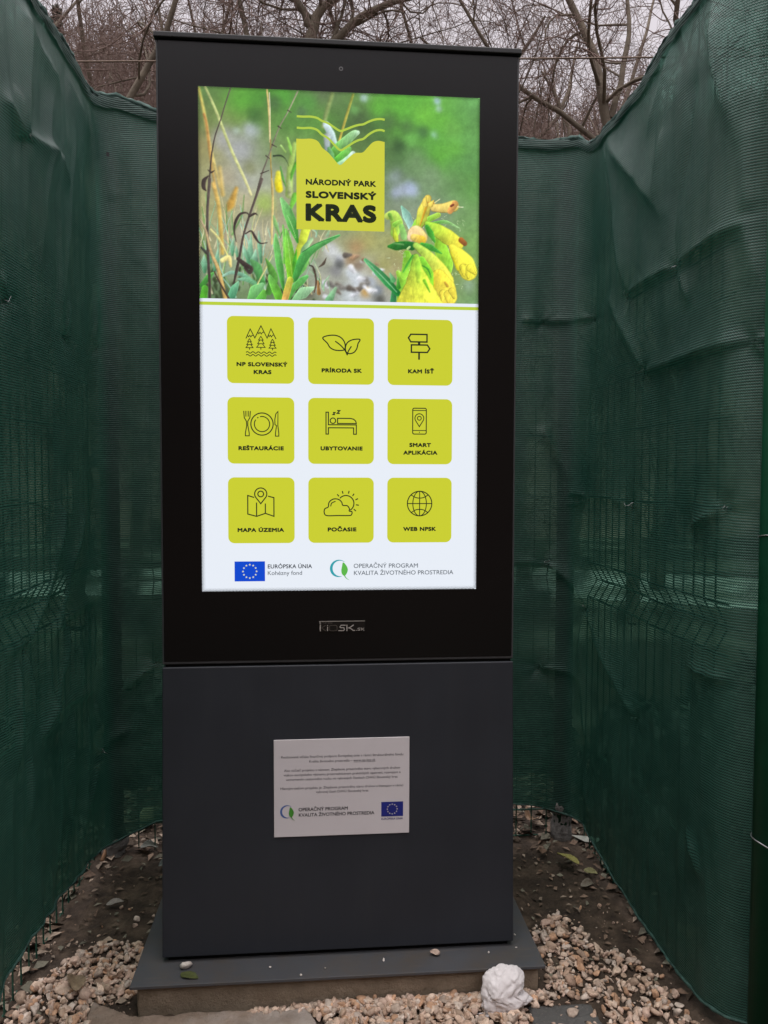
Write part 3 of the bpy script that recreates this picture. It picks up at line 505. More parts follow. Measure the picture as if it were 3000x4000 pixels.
def d5(f):
    q = T4(588, 621, 231.7, 655.5)
    f.line(q([(706,860),(706,715),(722,715),(722,798),(908,798),(908,860),(890,860),(890,818),(722,818),(722,860)]), 1.8, closed=True, lift=L)
    f.line(q(arc(752, 771, 18, 0, 360, 24)[:-1]), 1.8, closed=True, lift=L)
    f.line(q([(783,755),(868,755),(890,760),(904,773),(908,789),(783,789)]), 1.8, closed=True, lift=L)
    f.line(q([(752,717),(766,717),(752,730),(766,730)]), 2.2, lift=L); f.line(q([(780,704),(798,704),(780,722),(798,722)]), 2.2, lift=L)
def d6(f):
    q = T4(1100, 628, 405.9, 655.5)
    f.line(q(rr_pts(1270, 690, 1362, 863, 10, 4)), 1.7, closed=True, lift=L)
    for y in (705, 839): f.line(q([(1270,y),(1362,y)]), 1.4, lift=L)
    f.line(q([(1313,851),(1318,851)]), 2.2, lift=L)
    f.line(q(arc(1315, 757, 30, 150, 390, 22) + [(1315,813)]), 1.6, closed=True, lift=L); f.line(q(arc(1315, 757, 13, 0, 360, 20)[:-1]), 1.5, closed=True, lift=L)
def d7(f):
    q = T4(168, 66, 57.5, 829.5, 0.3655)
    f.line(q([(322,186),(284,174),(284,285),(336,299),(388,281),(439,299),(439,187),(404,178)]), 1.9, lift=L)
    f.line(q([(336,216),(336,299)]), 1.9, lift=L); f.line(q([(388,222),(388,281)]), 1.9, lift=L)
    f.line(q(arc(361, 165, 36, 150, 390, 24) + [(361,223)]), 1.9, closed=True, lift=L); f.line(q(arc(361, 165, 17, 0, 360, 22)[:-1]), 1.9, closed=True, lift=L)
def d8(f):
    q = T4(642, 66, 231.7, 829.5, 0.3655)
    f.line(q(spline([(752,295),(737,277),(741,254),(761,243),(766,216),(790,196),(822,197),(842,214),(849,233),(876,236),(889,254),(888,268),(904,272),(902,289),(888,295),(820,295)], 5, True)), 1.9, closed=True, lift=L)
    f.line(q(arc(868, 222, 48, -140, 58, 30)), 1.9, lift=L)
    for a, b_ in (((850,163),(846,147)),((883,163),(887,146)),((908,177),(917,163)),((925,200),(941,193)),((928,230),(946,233)),((915,256),(928,268)),((826,179),(815,167))): f.line(q([a, b_]), 1.9, lift=L)
    f.line(q(spline([(776,240),(782,220),(805,209)], 6)), 1.7, lift=L)
def d9(f):
    q = T4(1105, 68, 405.9, 829.5, 0.3800)
    f.line(q(arc(1295, 219, 72, 0, 360, 48)[:-1]), 1.8, closed=True, lift=L); f.line(q(arc(1295, 219, 40, 0, 360, 40, 72)[:-1]), 1.6, closed=True, lift=L)
    f.line(q([(1295,147),(1295,291)]), 1.6, lift=L); f.line(q([(1223,219),(1367,219)]), 1.6, lift=L)
    f.line(q(spline([(1244,168),(1270,183),(1295,187),(1320,183),(1346,168)], 5)), 1.6, lift=L); f.line(q(spline([(1246,272),(1270,257),(1295,253),(1320,257),(1344,272)], 5)), 1.6, lift=L)
tile(0, 0, 'lime tile with mountains and fir trees icon', d1, [('NP SLOVENSKÝ', 77.5, 589, 187, 9.0), ('KRAS', 114, 605.5, 152.5, 9.0)])
tile(1, 0, 'lime tile with two leaves icon', d2, [('PRÍRODA SK', 261, 600, 349, 9.0)])
tile(2, 0, 'lime tile with signpost icon', d3, [('KAM ÍSŤ', 451, 599.5, 509, 9.0)])
tile(0, 1, 'lime tile with fork, plate and knife icon', d4, [('REŠTAURÁCIE', 80.5, 770.5, 178.5, 9.0)])
tile(1, 1, 'lime tile with bed icon', d5, [('UBYTOVANIE', 258.5, 770, 351, 9.0)])
tile(2, 1, 'lime tile with phone and pin icon', d6, [('SMART', 454.5, 761.5, 503, 9.0), ('APLIKÁCIA', 441, 778.5, 517.5, 9.0)])
tile(0, 2, 'lime tile with folded map icon', d7, [('MAPA ÚZEMIA', 77.5, 949, 178.5, 9.0)])
tile(1, 2, 'lime tile with cloud and sun icon', d8, [('POČASIE', 274, 948.5, 337.5, 9.0)])
tile(2, 2, 'lime tile with globe icon', d9, [('WEB NPSK', 441.5, 948, 515, 9.0)])

def star(f, cx, cy, r, mi):
    c = (cx, cy, L); pts = []
    for k in range(10):
        a = -math.pi / 2 + k * math.pi / 5; rr = r if k % 2 == 0 else r * 0.42
        pts.append((cx + rr * math.cos(a), cy + rr * math.sin(a), L))
    f.add([c] + pts, [(0, 1 + (k + 1) % 10, 1 + k) for k in range(10)], mi)
def flag(f, x0, y0, x1, y1, mi0, mi1):
    f.rect(x0, y0, x1, y1, mi0); cx, cy = (x0 + x1) / 2, (y0 + y1) / 2; R = (y1 - y0) * 0.335
    for k in range(12): a = k * math.pi / 6; star(f, cx + R * math.sin(a), cy - R * math.cos(a), (y1 - y0) * 0.062, mi1)
def emblem(f, x0, y0, k, mi0, mi1):
    """open ring with a leaf set in its right side; unit = mm of the display version"""
    q = lambda pts: [(x0 + x * k, y0 + y * k) for x, y in pts]
    pts = arc(20.5, 20.5, 18.2, -52, -286, 40); w = [k * (0.8 + 5.2 * math.sin(math.pi * min(1, i / 40) ** 1.25) ** 1.2) for i in range(41)]
    f.line(q(pts), w, mi0)
    leaf = spline([(28.5,7),(35.5,14),(39,23),(36.5,32),(31.5,37),(26.5,33.5),(24.5,26),(26,16)], 5, True)
    c = q([(31,24)])[0]; lv = [(x, y, L) for x, y in q(leaf)]
    f.add([(c[0], c[1], L)] + lv, [(0, 1 + (i + 1) % len(lv), 1 + i) for i in range(len(lv))], mi1)
    f.line(q(spline([(31,30),(32.5,38),(36.5,43),(42,46.5)], 5)), [k * v for v in np.linspace(3.2, 0.5, 16)], mi1, lift=L * 2)
f = Flat(); flag(f, 70.5, 1013.5, 136.5, 1057.5, 0, 1); f.build('flag', [E_blue, E_star], SCREEN, S2W, -0.0010)
f = Flat(); f.text('EURÓPSKA ÚNIA', 142.5, 1029.5, 239.5, 9.0, 0, 0.5, 1.04); f.text('Kohézny fond', 142.5, 1044, 217.5, 9.0, 1, 0.15)
f.build('fund_lettering', [E_dark, E_grey], SCREEN, S2W, -0.0010); f = Flat()
f.text('OPERAČNÝ PROGRAM', 331.5, 1029.8, 475, 9.4, 0, 0.2); f.text('KVALITA ŽIVOTNÉHO PROSTREDIA', 332, 1045.5, 555, 9.4, 0, 0.2)
f.build('programme_lettering', [E_grey], SCREEN, S2W, -0.0010)
f = Flat(); emblem(f, 279.5, 1010, 1.0, 0, 1); f.build('programme_emblem', [E_teal, E_green], SCREEN, S2W, -0.0010)
# fine dot raster printed along the edge of the glass
f = Flat(); p_ = 3.1
for r_, sz in ((0, 1.25), (1, 1.0), (2, 0.75), (3, 0.5)):
    dpt = 1.0 + r_ * p_ * 0.62
    for i in range(int(SW / p_)):
        x = (i + 0.5 * (r_ % 2)) * p_
        for y in (dpt, SH - dpt):
            f.poly([(x - sz, y), (x, y + sz), (x + sz, y), (x, y - sz)])
    for i in range(int(SH / p_)):
        y = (i + 0.5 * (r_ % 2)) * p_
        if dpt < y < SH - dpt:
            for x in (dpt, SW - dpt): f.poly([(x - sz, y), (x, y + sz), (x + sz, y), (x, y - sz)])
f.build('dot_raster', [M_glass], SCREEN, S2W, -0.0020)

# --- maker's badge
def B2W(x, y, Y): return (x / 1000, Y, y / 1000)
M_chrome = mat_plain('brushed_chrome', (0.85, 0.84, 0.82), 0.42, 0.9, var=0.05)
bb = MB(); bb.box((-0.0495, -0.0025, 0.7405), (0.0535, -0.0002, 0.7645)); BADGE = bevel(bb.build('badge', mat_plain('badge_black_gloss', (0.006, 0.006, 0.006), 0.12), KIOSK), 0.001, 2)
f = Flat()
f.line([(-49, 764.0), (53, 764.0)], 1.3, 0)
k_ = lambda pts: [(x, y) for x, y in pts]
f.line([(-46.5,763),(-46.5,758.5)], 1.7, 0); f.line([(-43,758.5),(-43,761.5),(-38,761.5),(-38,758.5)], 0.9, 1)
f.line([(-35.5,758.5),(-35.5,761.5),(-31,761.5)], 0.9, 1); f.line([(-35.5,760),(-31.5,760)], 0.9, 1)
f.line(rr_pts(-29, 758.8, -20, 761.5, 0.8, 3), 0.9, 1, closed=True)
f.line([(-46,757),(-46,742)], 2.2, 0); f.line([(-34,755.5),(-43,749.5),(-34,742.5)], 1.7, 1)
f.line([(-30,752),(-30,742.5)], 1.9, 0); f.line([(-30,755.6),(-30,754.0)], 1.9, 0)
f.line(rr_pts(-26, 743, -9, 755, 3.5, 4), 1.8, 1, closed=True)
f.line([(10,755),(0,755),(-3,751),(-1,749.5),(6,749.2),(7.5,745),(5,743),(-6,743)], 1.9, 0)
f.line([(13,756),(13,742)], 2.2, 0); f.line([(28,755.5),(21,750.5),(16,749),(21,747.5),(27,743),(31,743)], 2.0, 0)
f.line([(33.5,743),(35,743)], 1.5, 0); f.line([(43,748),(38,748),(37.5,745.8),(41.5,745.4),(41.5,743),(36.5,743)], 1.0, 0)
f.line([(45,749),(45,742.5)], 1.1, 0); f.line([(51,748.2),(46.5,745.8),(51.5,742.6)], 1.1, 0)
f.build('badge_lettering', [M_chrome, mat_plain('smoked_chrome', (0.22, 0.22, 0.22), 0.3, 1.0)], BADGE, B2W, -0.0030)

# --- notice plate
bb = MB(); bb.box((-0.1495, -0.0028, 0.279), (0.154, -0.0002, 0.4995))
M_notice = mat_plain('white_notice_board', (0.62, 0.575, 0.59), 0.55, var=0.03, scale=8)
NOTICE = bevel(bb.build('notice_plate', M_notice, KIOSK), 0.0006, 1)
M_print = mat_plain('printed_black', (0.03, 0.03, 0.035), 0.6); M_pblue = mat_plain('printed_blue', (0.012, 0.02, 0.20), 0.5); M_pstar = mat_plain('printed_star', (0.65, 0.62, 0.5), 0.6)
M_pring = mat_plain('printed_ring_blue', (0.06, 0.12, 0.33), 0.5); M_pleaf = mat_plain('printed_leaf_green', (0.06, 0.28, 0.03), 0.5)
def N2W(x, y, Y): return (x / 1000, Y, -y / 1000)   # y down, negative heights
f = Flat(); cp = 5.3
for body, a, z_, c in (('Realizované vďaka finančnej podpore Európskej únie v rámci štrukturálneho fondu', -133, 458, 140),
    ('Kvalita životného prostredia – www.op-kzp.sk', -71, 447, 77),
    ('Ako súčasť projektu s názvom: Zlepšenie priaznivého stavu výberových druhov', -127, 427.5, 133),
    ('vtákov európskeho významu prostredníctvom praktických opatrení, rozvojom a', -128, 417.3, 134),
    ('usmernením cestovného ruchu vo vybraných častiach CHVÚ Slovenský kras', -122, 407, 127),
    ('Hlavným cieľom projektu je: Zlepšenie priaznivého stavu druhov a biotopov v rámci', -135, 387, 140),
    ('vybranej časti CHVÚ Slovenský kras', -56, 377.3, 61)):
    f.text(body, a, -z_, c, cp, 0, 0.0)
f.line([(28, -445.6), (77, -445.6)], 0.6, 0)
f.build('printed_text', [M_print], NOTICE, N2W, -0.0032); f = Flat()
f.text('OPERAČNÝ PROGRAM', -95, -337, 15, 7.6, 0, 0.35); f.text('KVALITA ŽIVOTNÉHO PROSTREDIA', -94.5, -324.5, 75, 7.6, 0, 0.35)
f.build('printed_title', [M_print], NOTICE, N2W, -0.0032); f = Flat()
f.text('EURÓPSKA ÚNIA', 91, -310.8, 139.5, 4.6, 0, 0.15)
f.build('printed_flag_caption', [M_pblue], NOTICE, N2W, -0.0032)
f = Flat(); flag(f, 90.5, -352, 140, -318.5, 0, 1); f.build('printed_flag', [M_pblue, M_pstar], NOTICE, N2W, -0.0032)
f = Flat(); emblem(f, -135.5, -352.5, 0.77, 0, 1); f.build('printed_emblem', [M_pring, M_pleaf], NOTICE, N2W, -0.0032)
bpy.data.objects.remove(_fo); 

# ------------------------------------------------------------------ ground, road, hill
def mat_soil():
    k = Nodes('damp_soil'); co = k.obj_co()
    a = k.noise(14, 8, 0.7, co); b_ = k.noise(3, 4, 0.5, co); c = k.noise(160, 3, 0.6, co)
    col = k.ramp(a, [(0.3, g3(0.014, 0.0095, 0.0066)), (0.5, g3(0.050, 0.034, 0.0235)), (0.72, g3(0.13, 0.092, 0.064))])
    col = k.mix(k.ramp(b_, [(0.45, (0, 0, 0, 1)), (0.7, (0.6, 0.6, 0.6, 1))]), col, g3(0.06, 0.044, 0.032))
    col = k.mix(k.ramp(c, [(0.68, (0, 0, 0, 1)), (0.75, (0.5, 0.5, 0.5, 1))]), col, g3(0.22, 0.18, 0.14))
    return k.done(k.principled(col, 0.85, 0, 0.3, k.bump(k.noise(90, 6, 0.7, co), 0.006, 0.9)).outputs[0])
def mat_outer():
    k = Nodes('wintry_grass_ground'); co = k.obj_co()
    a = k.noise(0.55, 5, 0.6, co); b_ = k.noise(9, 6, 0.7, co)
    c1 = k.ramp(a, [(0.36, g3(0.020, 0.016, 0.011)), (0.49, g3(0.036, 0.030, 0.02)), (0.60, g3(0.19, 0.18, 0.14))])
    col = k.mix(0.35, c1, k.ramp(b_, [(0.3, g3(0.02, 0.016, 0.012)), (0.7, g3(0.05, 0.043, 0.03))]))
    return k.done(k.principled(col, 0.95, 0, 0.2, k.bump(b_, 0.03, 0.6)).outputs[0])
def mat_hill():
    k = Nodes('leaf_covered_slope'); co = k.obj_co()
    a = k.noise(0.35, 6, 0.7, co); b_ = k.noise(2.2, 6, 0.75, co)
    c1 = k.ramp(a, [(0.35, g3(0.10, 0.068, 0.055)), (0.65, g3(0.20, 0.145, 0.118))])
    col = k.mix(0.5, c1, k.ramp(b_, [(0.35, g3(0.04, 0.028, 0.022)), (0.7, g3(0.20, 0.15, 0.12))]))
    return k.done(k.principled(col, 0.95, 0, 0.1).outputs[0])
GZ = -0.09
xs = np.concatenate([np.linspace(-300, -12, 25), np.linspace(-10, 10, 61), np.linspace(12, 300, 25)])
XX, YY = np.meshgrid(xs, xs, indexing='ij')
ZZ = -0.125 + 0.0 * XX
o = obj_from('ground', np.stack([XX.ravel(), YY.ravel(), ZZ.ravel()], -1), grid_faces(len(xs), len(xs)), mat_outer(), smooth=True); tag(o, kind='structure')

def soil_z(x, y): return GZ + 0.010 * vnoise(x * 7, y * 7, 5, 5, 0.6) + 0.008 * vnoise(x * 1.7, y * 1.7, 9, 2) + 0.017 * np.abs(vnoise(x * 27, y * 27, 21, 4, 0.7))
sx = np.arange(-1.25, 1.3501, 0.0085); sy = np.arange(-1.0, 1.5501, 0.0085)
XX, YY = np.meshgrid(sx, sy, indexing='ij'); ZZ = soil_z(XX, YY)
edge_d = np.minimum.reduce([XX + 1.25, 1.35 - XX, YY + 1.0, 1.55 - YY]); ZZ -= 0.06 * (1 - sstep(0, 0.12, edge_d))
o = obj_from('soil', np.stack([XX.ravel(), YY.ravel(), ZZ.ravel()], -1), grid_faces(len(sx), len(sy)), mat_soil(), smooth=True); tag(o, kind='structure')

# pale gravel road curving round the enclosure, seen through the netting
def mat_road():
    k = Nodes('pale_gravel_road'); co = k.obj_co()
    a = k.math('MULTIPLY_ADD', k.noise(1.1, 3, 0.6, co), 0.9, k.math('MULTIPLY_ADD', k.noise(30, 6, 0.7, co), 0.35, -0.13))
    return k.done(k.principled(k.ramp(a, [(0.36, g3(0.16, 0.15, 0.12)), (0.62, g3(0.56, 0.54, 0.51))]), 0.9, 0, 0.2).outputs[0])
ctr = np.array(spline([(-16, 4.2), (-9, 5.9), (-4, 7.0), (0, 7.4), (3.5, 6.5), (6.4, 4.0), (7.9, 0.5), (8.4, -6), (8.4, -14)], 14))
tg = np.gradient(ctr, axis=0); tg /= np.linalg.norm(tg, axis=1, keepdims=True); nr = np.stack([-tg[:, 1], tg[:, 0]], 1)
wob = 0.12 * vnoise(np.arange(len(ctr)) * 0.31, 0 * np.arange(len(ctr)), 4, 2)
rows = [ctr + nr * (w_ + wob[:, None] * sg) for w_, sg in ((1.25, 1), (0.4, 0), (-0.4, 0), (-1.05, -1))]
rv = np.concatenate([np.concatenate([r_, np.full((len(r_), 1), -0.119)], 1) for r_ in rows]); n_ = len(ctr)
rf = np.array([(j * n_ + i, j * n_ + i + 1, (j + 1) * n_ + i + 1, (j + 1) * n_ + i) for j in range(3) for i in range(n_ - 1)])[:, ::-1]
o = obj_from('gravel_road', rv, rf, mat_road()); tag(o, kind='structure')

def hill_z(x, y):
    rise = sstep(13, 52, y + 0.10 * np.abs(x + 6)) * (24.0 - 4.0 * sstep(-8, 16, x)) * (1 - 0.55 * sstep(30, 110, np.abs(x + 10)))
    return rise + 0.9 * vnoise(x * 0.09, y * 0.09, 31, 4) * sstep(14, 26, y) - 0.3 * (1 - sstep(12, 15, y))
hx = np.linspace(-130, 130, 131); hy = np.linspace(12, 120, 80)
XX, YY = np.meshgrid(hx, hy, indexing='ij')
o = obj_from('hill', np.stack([XX.ravel(), YY.ravel(), hill_z(XX, YY).ravel()], -1), grid_faces(len(hx), len(hy)), mat_hill(), smooth=True); tag(o, kind='structure')

# unseen bank added behind the camera to block low sky light and darken reflections
def back_z(x, y): return 5.2 * sstep(4.2, 7.4, -y) + 5.0 * sstep(7.0, 30.0, -y) + 0.5 * vnoise(x * 0.15, y * 0.15, 33, 4) * sstep(6, 12, -y) - 0.2
bx = np.linspace(-90, 90, 91); by = np.concatenate([np.linspace(-90, -9, 40), np.linspace(-8.8, -4.2, 24)]); XX, YY = np.meshgrid(bx, by, indexing='ij')
o = obj_from('sky_block_bank', np.stack([XX.ravel(), YY.ravel(), back_z(XX, YY).ravel()], -1), grid_faces(len(bx), len(by)), mat_hill(), smooth=True); tag(o, kind='structure')

# ------------------------------------------------------------------ stones
def rock_shapes(n, seed):
    rng = np.random.default_rng(seed); out = []
    for _ in range(n):
        bm = bmesh.new(); bmesh.ops.create_icosphere(bm, subdivisions=2, radius=1.0)
        v = np.array([q.co[:] for q in bm.verts]); f = np.array([[q.index for q in p.verts] for p in bm.faces]); bm.free()
        for _k in range(8):
            nrm = rng.normal(size=3); nrm /= np.linalg.norm(nrm); h = rng.uniform(0.30, 0.72)
            dd = v @ nrm - h; v = v - np.clip(dd, 0, None)[:, None] * nrm
        v *= np.array([rng.uniform(1.0, 1.5), rng.uniform(0.75, 1.1), rng.uniform(0.55, 0.9)]); v += rng.normal(size=v.shape) * 0.02
        out.append((v, f))
    return out
ROCKS = rock_shapes(14, 3)
def rotm(rng):
    q = rng.normal(size=4); q /= np.linalg.norm(q); w, x, y, z = q
    return np.array([[1-2*(y*y+z*z), 2*(x*y-z*w), 2*(x*z+y*w)], [2*(x*y+z*w), 1-2*(x*x+z*z), 2*(y*z-x*w)], [2*(x*z-y*w), 2*(y*z+x*w), 1-2*(x*x+y*y)]])
STONE_COLS = np.array([(0.47,0.345,0.27),(0.52,0.405,0.33),(0.44,0.31,0.235),(0.40,0.32,0.265),(0.53,0.45,0.39),(0.46,0.285,0.185),(0.36,0.265,0.20),(0.51,0.375,0.305),(0.56,0.435,0.345)])
def mat_stone():
    k = Nodes('crushed_stone'); at = k.n('ShaderNodeAttribute', attribute_name='tint'); co = k.obj_co()
    a = k.noise(120, 5, 0.65, co); b_ = k.noise(420, 3, 0.6, co)
    col = k.mix(1.0, at.outputs['Color'], k.ramp(a, [(0.3, g3(0.66, 0.63, 0.60)), (0.7, g3(1.12, 1.1, 1.08))]), 'MULTIPLY')
    return k.done(k.principled(col, 0.82, 0, 0.3, k.bump(b_, 0.0015, 0.6)).outputs[0])
M_stone = mat_stone()
def inpoly(x, y, P):
    P = np.asarray(P); c = np.zeros(np.shape(x), bool); j = len(P) - 1
    for i in range(len(P)):
        xi, yi = P[i]; xj, yj = P[j]
        c ^= ((yi > y) != (yj > y)) & (x < (xj - xi) * (y - yi) / (yj - yi + 1e-12) + xi); j = i
    return c
GR = [(0.46,-0.05),(0.475,0.06),(0.505,0.21),(0.56,0.25),(0.60,0.24),(0.64,0.12),(0.69,0.07),(0.74,-0.03),(0.755,-0.09),(0.76,-0.26),(0.72,-0.45),(-0.02,-0.45),(-0.05,-0.12),(-0.02,-0.05)]
GL = [(-0.665,0.13),(-0.60,0.20),(-0.52,0.22),(-0.478,0.20),(-0.475,0.09),(-0.455,0.0),(-0.55,-0.012),(-0.56,-0.45),(-0.75,-0.45),(-0.725,-0.05),(-0.70,0.04)]
HM = {}
def pile(cands, rng, hstart):
    V = []; F = []; COL = []; n = 0; cell = 0.005
    for x, y, r in cands:
        rv_ = max(1, int(r * 0.8 / cell)); ix, iy = int(round(x / cell)), int(round(y / cell))
        hs = [HM.get((ix + a, iy + b_), None) for a in range(-rv_, rv_ + 1, 2) for b_ in range(-rv_, rv_ + 1, 2)]
        base = hstart(x, y); hs = [base if h is None else h for h in hs]
        z = 0.6 * float(np.mean(hs)) + 0.4 * base + r * 0.38
        v, f = ROCKS[rng.integers(len(ROCKS))]
        q = v * r * rng.uniform(0.85, 1.1) ; q = q @ rotm(rng).T; q[:, 2] *= 0.85
        V.append(q + (x, y, z)); F.append(f + n); n += len(q)
        c = STONE_COLS[rng.integers(len(STONE_COLS))] * rng.uniform(0.85, 1.3); COL.append(np.tile(np.append(c, 1), (len(q), 1)))
        for a in range(-rv_, rv_ + 1):
            for b_ in range(-rv_, rv_ + 1):
                dd = math.hypot(a, b_) * cell
                if dd < r * 0.8:
                    h = z + math.sqrt(max(0, (r * 0.62) ** 2 - (dd * 0.7) ** 2)) * 0.85; kk = (ix + a, iy + b_)
                    if h > HM.get(kk, -9): HM[kk] = h
    return np.concatenate(V), np.concatenate(F), np.concatenate(COL)
rng = np.random.default_rng(12)
cands = []
for P, n_st in ((GR, 1900), (GL, 1150)):
    P_ = np.array(P); lo, hi = P_.min(0), P_.max(0); k_n = 0
    while k_n < n_st:
        x, y = rng.uniform(lo, hi)
        if y < -0.36: continue
        wob_ = 0.03 * vnoise(x * 9, y * 9, 77, 2)
        if not inpoly(np.array(x + wob_), np.array(y + wob_), P): continue
        bare = vnoise(x * 6.5, y * 6.5, 41, 3)
        if bare < -0.40 and rng.random() < 0.9: continue
        if 0.40 < x < 0.57 and -0.16 < y < -0.075 and rng.random() < 0.86: continue
        if abs(x) < 0.445 and y > -0.055: continue
        r = float(np.clip(rng.lognormal(math.log(0.0086), 0.34), 0.0035, 0.017))
        cands.append((x, y, r)); k_n += 1
for _ in range(620):   # banked up against the foundation block
    cands.append((rng.uniform(-0.20, 0.46), -0.066 - abs(rng.normal()) * 0.012, float(rng.uniform(0.007, 0.014))))
for _ in range(560):   # the thick strip in front of the foundation and beside the broken slab
    x = rng.uniform(-0.09, 0.40); y = rng.uniform(-0.19, -0.064)
    if x < -0.03 and y < -0.10: continue
    cands.append((x, y, float(np.clip(rng.lognormal(math.log(0.0098), 0.28), 0.0045, 0.0165))))
for _ in range(26):
    cands.append((rng.uniform(-0.44, -0.06), rng.uniform(-0.085, -0.066), float(rng.uniform(0.006, 0.012))))
for _ in range(140):   # strays on the soil
    x = rng.uniform(-0.66, 0.72); y = rng.uniform(0.02, 0.42)
    if abs(x) < 0.47: continue
    cands.append((x, y, float(rng.uniform(0.004, 0.010))))
for _ in range(900):   # fines between the bigger chips
    P_ = np.array(GR if rng.random() < 0.6 else GL); x, y = rng.uniform(P_.min(0) - 0.03, P_.max(0) + 0.03)
    if y < -0.36 or (abs(x) < 0.445 and y > -0.055) or abs(x + 0.0) > 0.77 or y > 0.33: continue
    cands.append((x, y, float(rng.uniform(0.0018, 0.0042))))
V, F, CC = pile(cands, rng, lambda x, y: float(soil_z(x, y)) + 0.001)
o = obj_from('gravel', V, F, M_stone); add_color(o.data, 'tint', CC); tag(o, kind='stuff')

def single_stone(name, x, y, z, r, col, seed, label, cat, group=None, flat=0.8):
    rg = np.random.default_rng(seed); v, f = ROCKS[seed % len(ROCKS)]
    q = v * r @ rotm(rg).T; q[:, 2] *= flat; q[:, 2] -= q[:, 2].min()
    o = obj_from(name, q, f, M_stone); o.location = (x, y, z); add_color(o.data, 'tint', np.tile((*col, 1), (len(q), 1)))
    return tag(o, label, cat, group)
PG = 'loose pebbles on the base plate'
single_stone('pebble', -0.343, -0.021, 0.0005, 0.015, (0.62, 0.57, 0.53), 2, 'largest whitish pebble on the base plate, just behind an olive leaf', 'pebble', PG)
single_stone('pebble', 0.211, -0.021, 0.0005, 0.0125, (0.55, 0.42, 0.35), 5, 'pinkish chunky pebble on the base plate below the lower panel, right of centre', 'pebble', PG)
for k, (x, y, r, lb) in enumerate([(0.094, -0.028, 0.0045, 'small white chip on the base plate left of the pinkish pebble'),
    (-0.037, -0.048, 0.0032, 'tiny white grain near the middle of the base plate strip'), (-0.089, -0.068, 0.0034, 'tiny white grain at the front lip of the base plate'),
    (-0.157, -0.034, 0.0036, 'tiny grey chip on the base plate between the leaf and the middle'), (0.335, -0.022, 0.0038, 'tiny white chip on the base plate beside the crumpled paper'),
    (0.404, -0.006, 0.0032, 'white chip at the right foot corner of the lower panel'), (0.412, 0.045, 0.0034, 'white chip on the base plate along the right side of the kiosk')]):
    single_stone('stone_chip', x, y, 0.0003, r, (0.62, 0.58, 0.55), 20 + k, lb, 'stone chip', PG)
single_stone('pale_rock', -0.60, 0.90, -0.085, 0.055, (0.55, 0.45, 0.29), 9, 'pale yellowish rock behind the kiosk by its left edge under the back netting', 'rock')

# ------------------------------------------------------------------ concrete
def mat_concrete(name, c0, c1, scale=9, pale=0.0):
    k = Nodes(name); co = k.obj_co(); a = k.noise(scale, 8, 0.68, co); b_ = k.noise(190, 4, 0.7, co); d_ = k.noise(3.5, 5, 0.6, co)
    col = k.ramp(a, [(0.28, c0 + (1,)), (0.72, c1 + (1,))])
    col = k.mix(k.ramp(b_, [(0.58, (0, 0, 0, 1)), (0.72, (0.5, 0.5, 0.5, 1))]), col, g3(0.30, 0.26, 0.21))
    if pale: col = k.mix(k.ramp(d_, [(0.46, (0, 0, 0, 1)), (0.62, (pale,) * 3 + (1,))]), col, g3(0.58, 0.53, 0.50))
    return k.done(k.principled(col, 0.9, 0, 0.25, k.bump(k.noise(110, 7, 0.75, co), 0.008, 1.0)).outputs[0])
def rough_slab(name, outline, z0, z1, mat, amp=0.004, step=0.006, seed=1, crumble=0.012):
    """slab with worn, uneven faces and a crumbling rim"""
    P = np.array(outline); lo = P.min(0); hi = P.max(0)
    nx_ = int((hi[0] - lo[0]) / step) + 1; ny_ = int((hi[1] - lo[1]) / step) + 1
    X_, Y_ = np.meshgrid(np.linspace(lo[0], hi[0], nx_), np.linspace(lo[1], hi[1], ny_), indexing='ij')
    dist = np.full(X_.shape, 9.0)
    for i in range(len(P)):
        a = P[i]; e_ = P[(i + 1) % len(P)] - a; t = np.clip(((X_ - a[0]) * e_[0] + (Y_ - a[1]) * e_[1]) / (e_ @ e_), 0, 1)
        dist = np.minimum(dist, np.hypot(X_ - a[0] - t * e_[0], Y_ - a[1] - t * e_[1]))
    ins = inpoly(X_, Y_, P); sd = np.where(ins, dist, -dist) + crumble * 0.7 * vnoise(X_ * 30, Y_ * 30, seed, 3)
    Z_ = z0 + (z1 - z0) * np.sqrt(sstep(0.0, crumble, sd)) + amp * vnoise(X_ * 22, Y_ * 22, seed + 3, 4, 0.6) * sstep(0, crumble, sd)
    f = grid_faces(nx_, ny_); keep = (sd.ravel()[f] > -0.006).any(1)
    return obj_from(name, np.stack([X_.ravel(), Y_.ravel(), Z_.ravel()], -1), f[keep], mat, smooth=True)
# foundation block under the base plate, front face built as a rough upright sheet joined to its top
fx = np.linspace(-0.440, 0.440, 200); prof = []
for zt, yy in ((-0.0085, 0.40), (-0.0085, -0.046), (-0.014, -0.054), (-0.024, -0.057), (-0.036, -0.058), (-0.05, -0.058), (-0.066, -0.056), (-0.082, -0.054), (-0.12, -0.05)): prof.append((yy, zt))
fv = []
for x in fx:
    for j, (yy, zt) in enumerate(prof):
        a = 0.0045 * float(vnoise(x * 26, zt * 40, 61, 4, 0.65)) if 0 < j else 0
        fv.append((x, yy + a, zt - (0.0015 * abs(float(vnoise(x * 60, 0.3, 8, 2))) if j else 0)))
ff = [tuple(q) for q in grid_faces(len(fx), len(prof))]
nf = len(fv); m_ = len(prof)
ff += [tuple(range(m_)), tuple(range((len(fx) - 1) * m_ + m_ - 1, (len(fx) - 1) * m_ - 1, -1))]
o = obj_from('concrete_foundation', fv, ff, mat_concrete('rough_brown_concrete', (0.19, 0.145, 0.10), (0.42, 0.335, 0.25)), smooth=True)
tag(o, 'rough brown concrete block carrying the kiosk base plate', 'foundation')
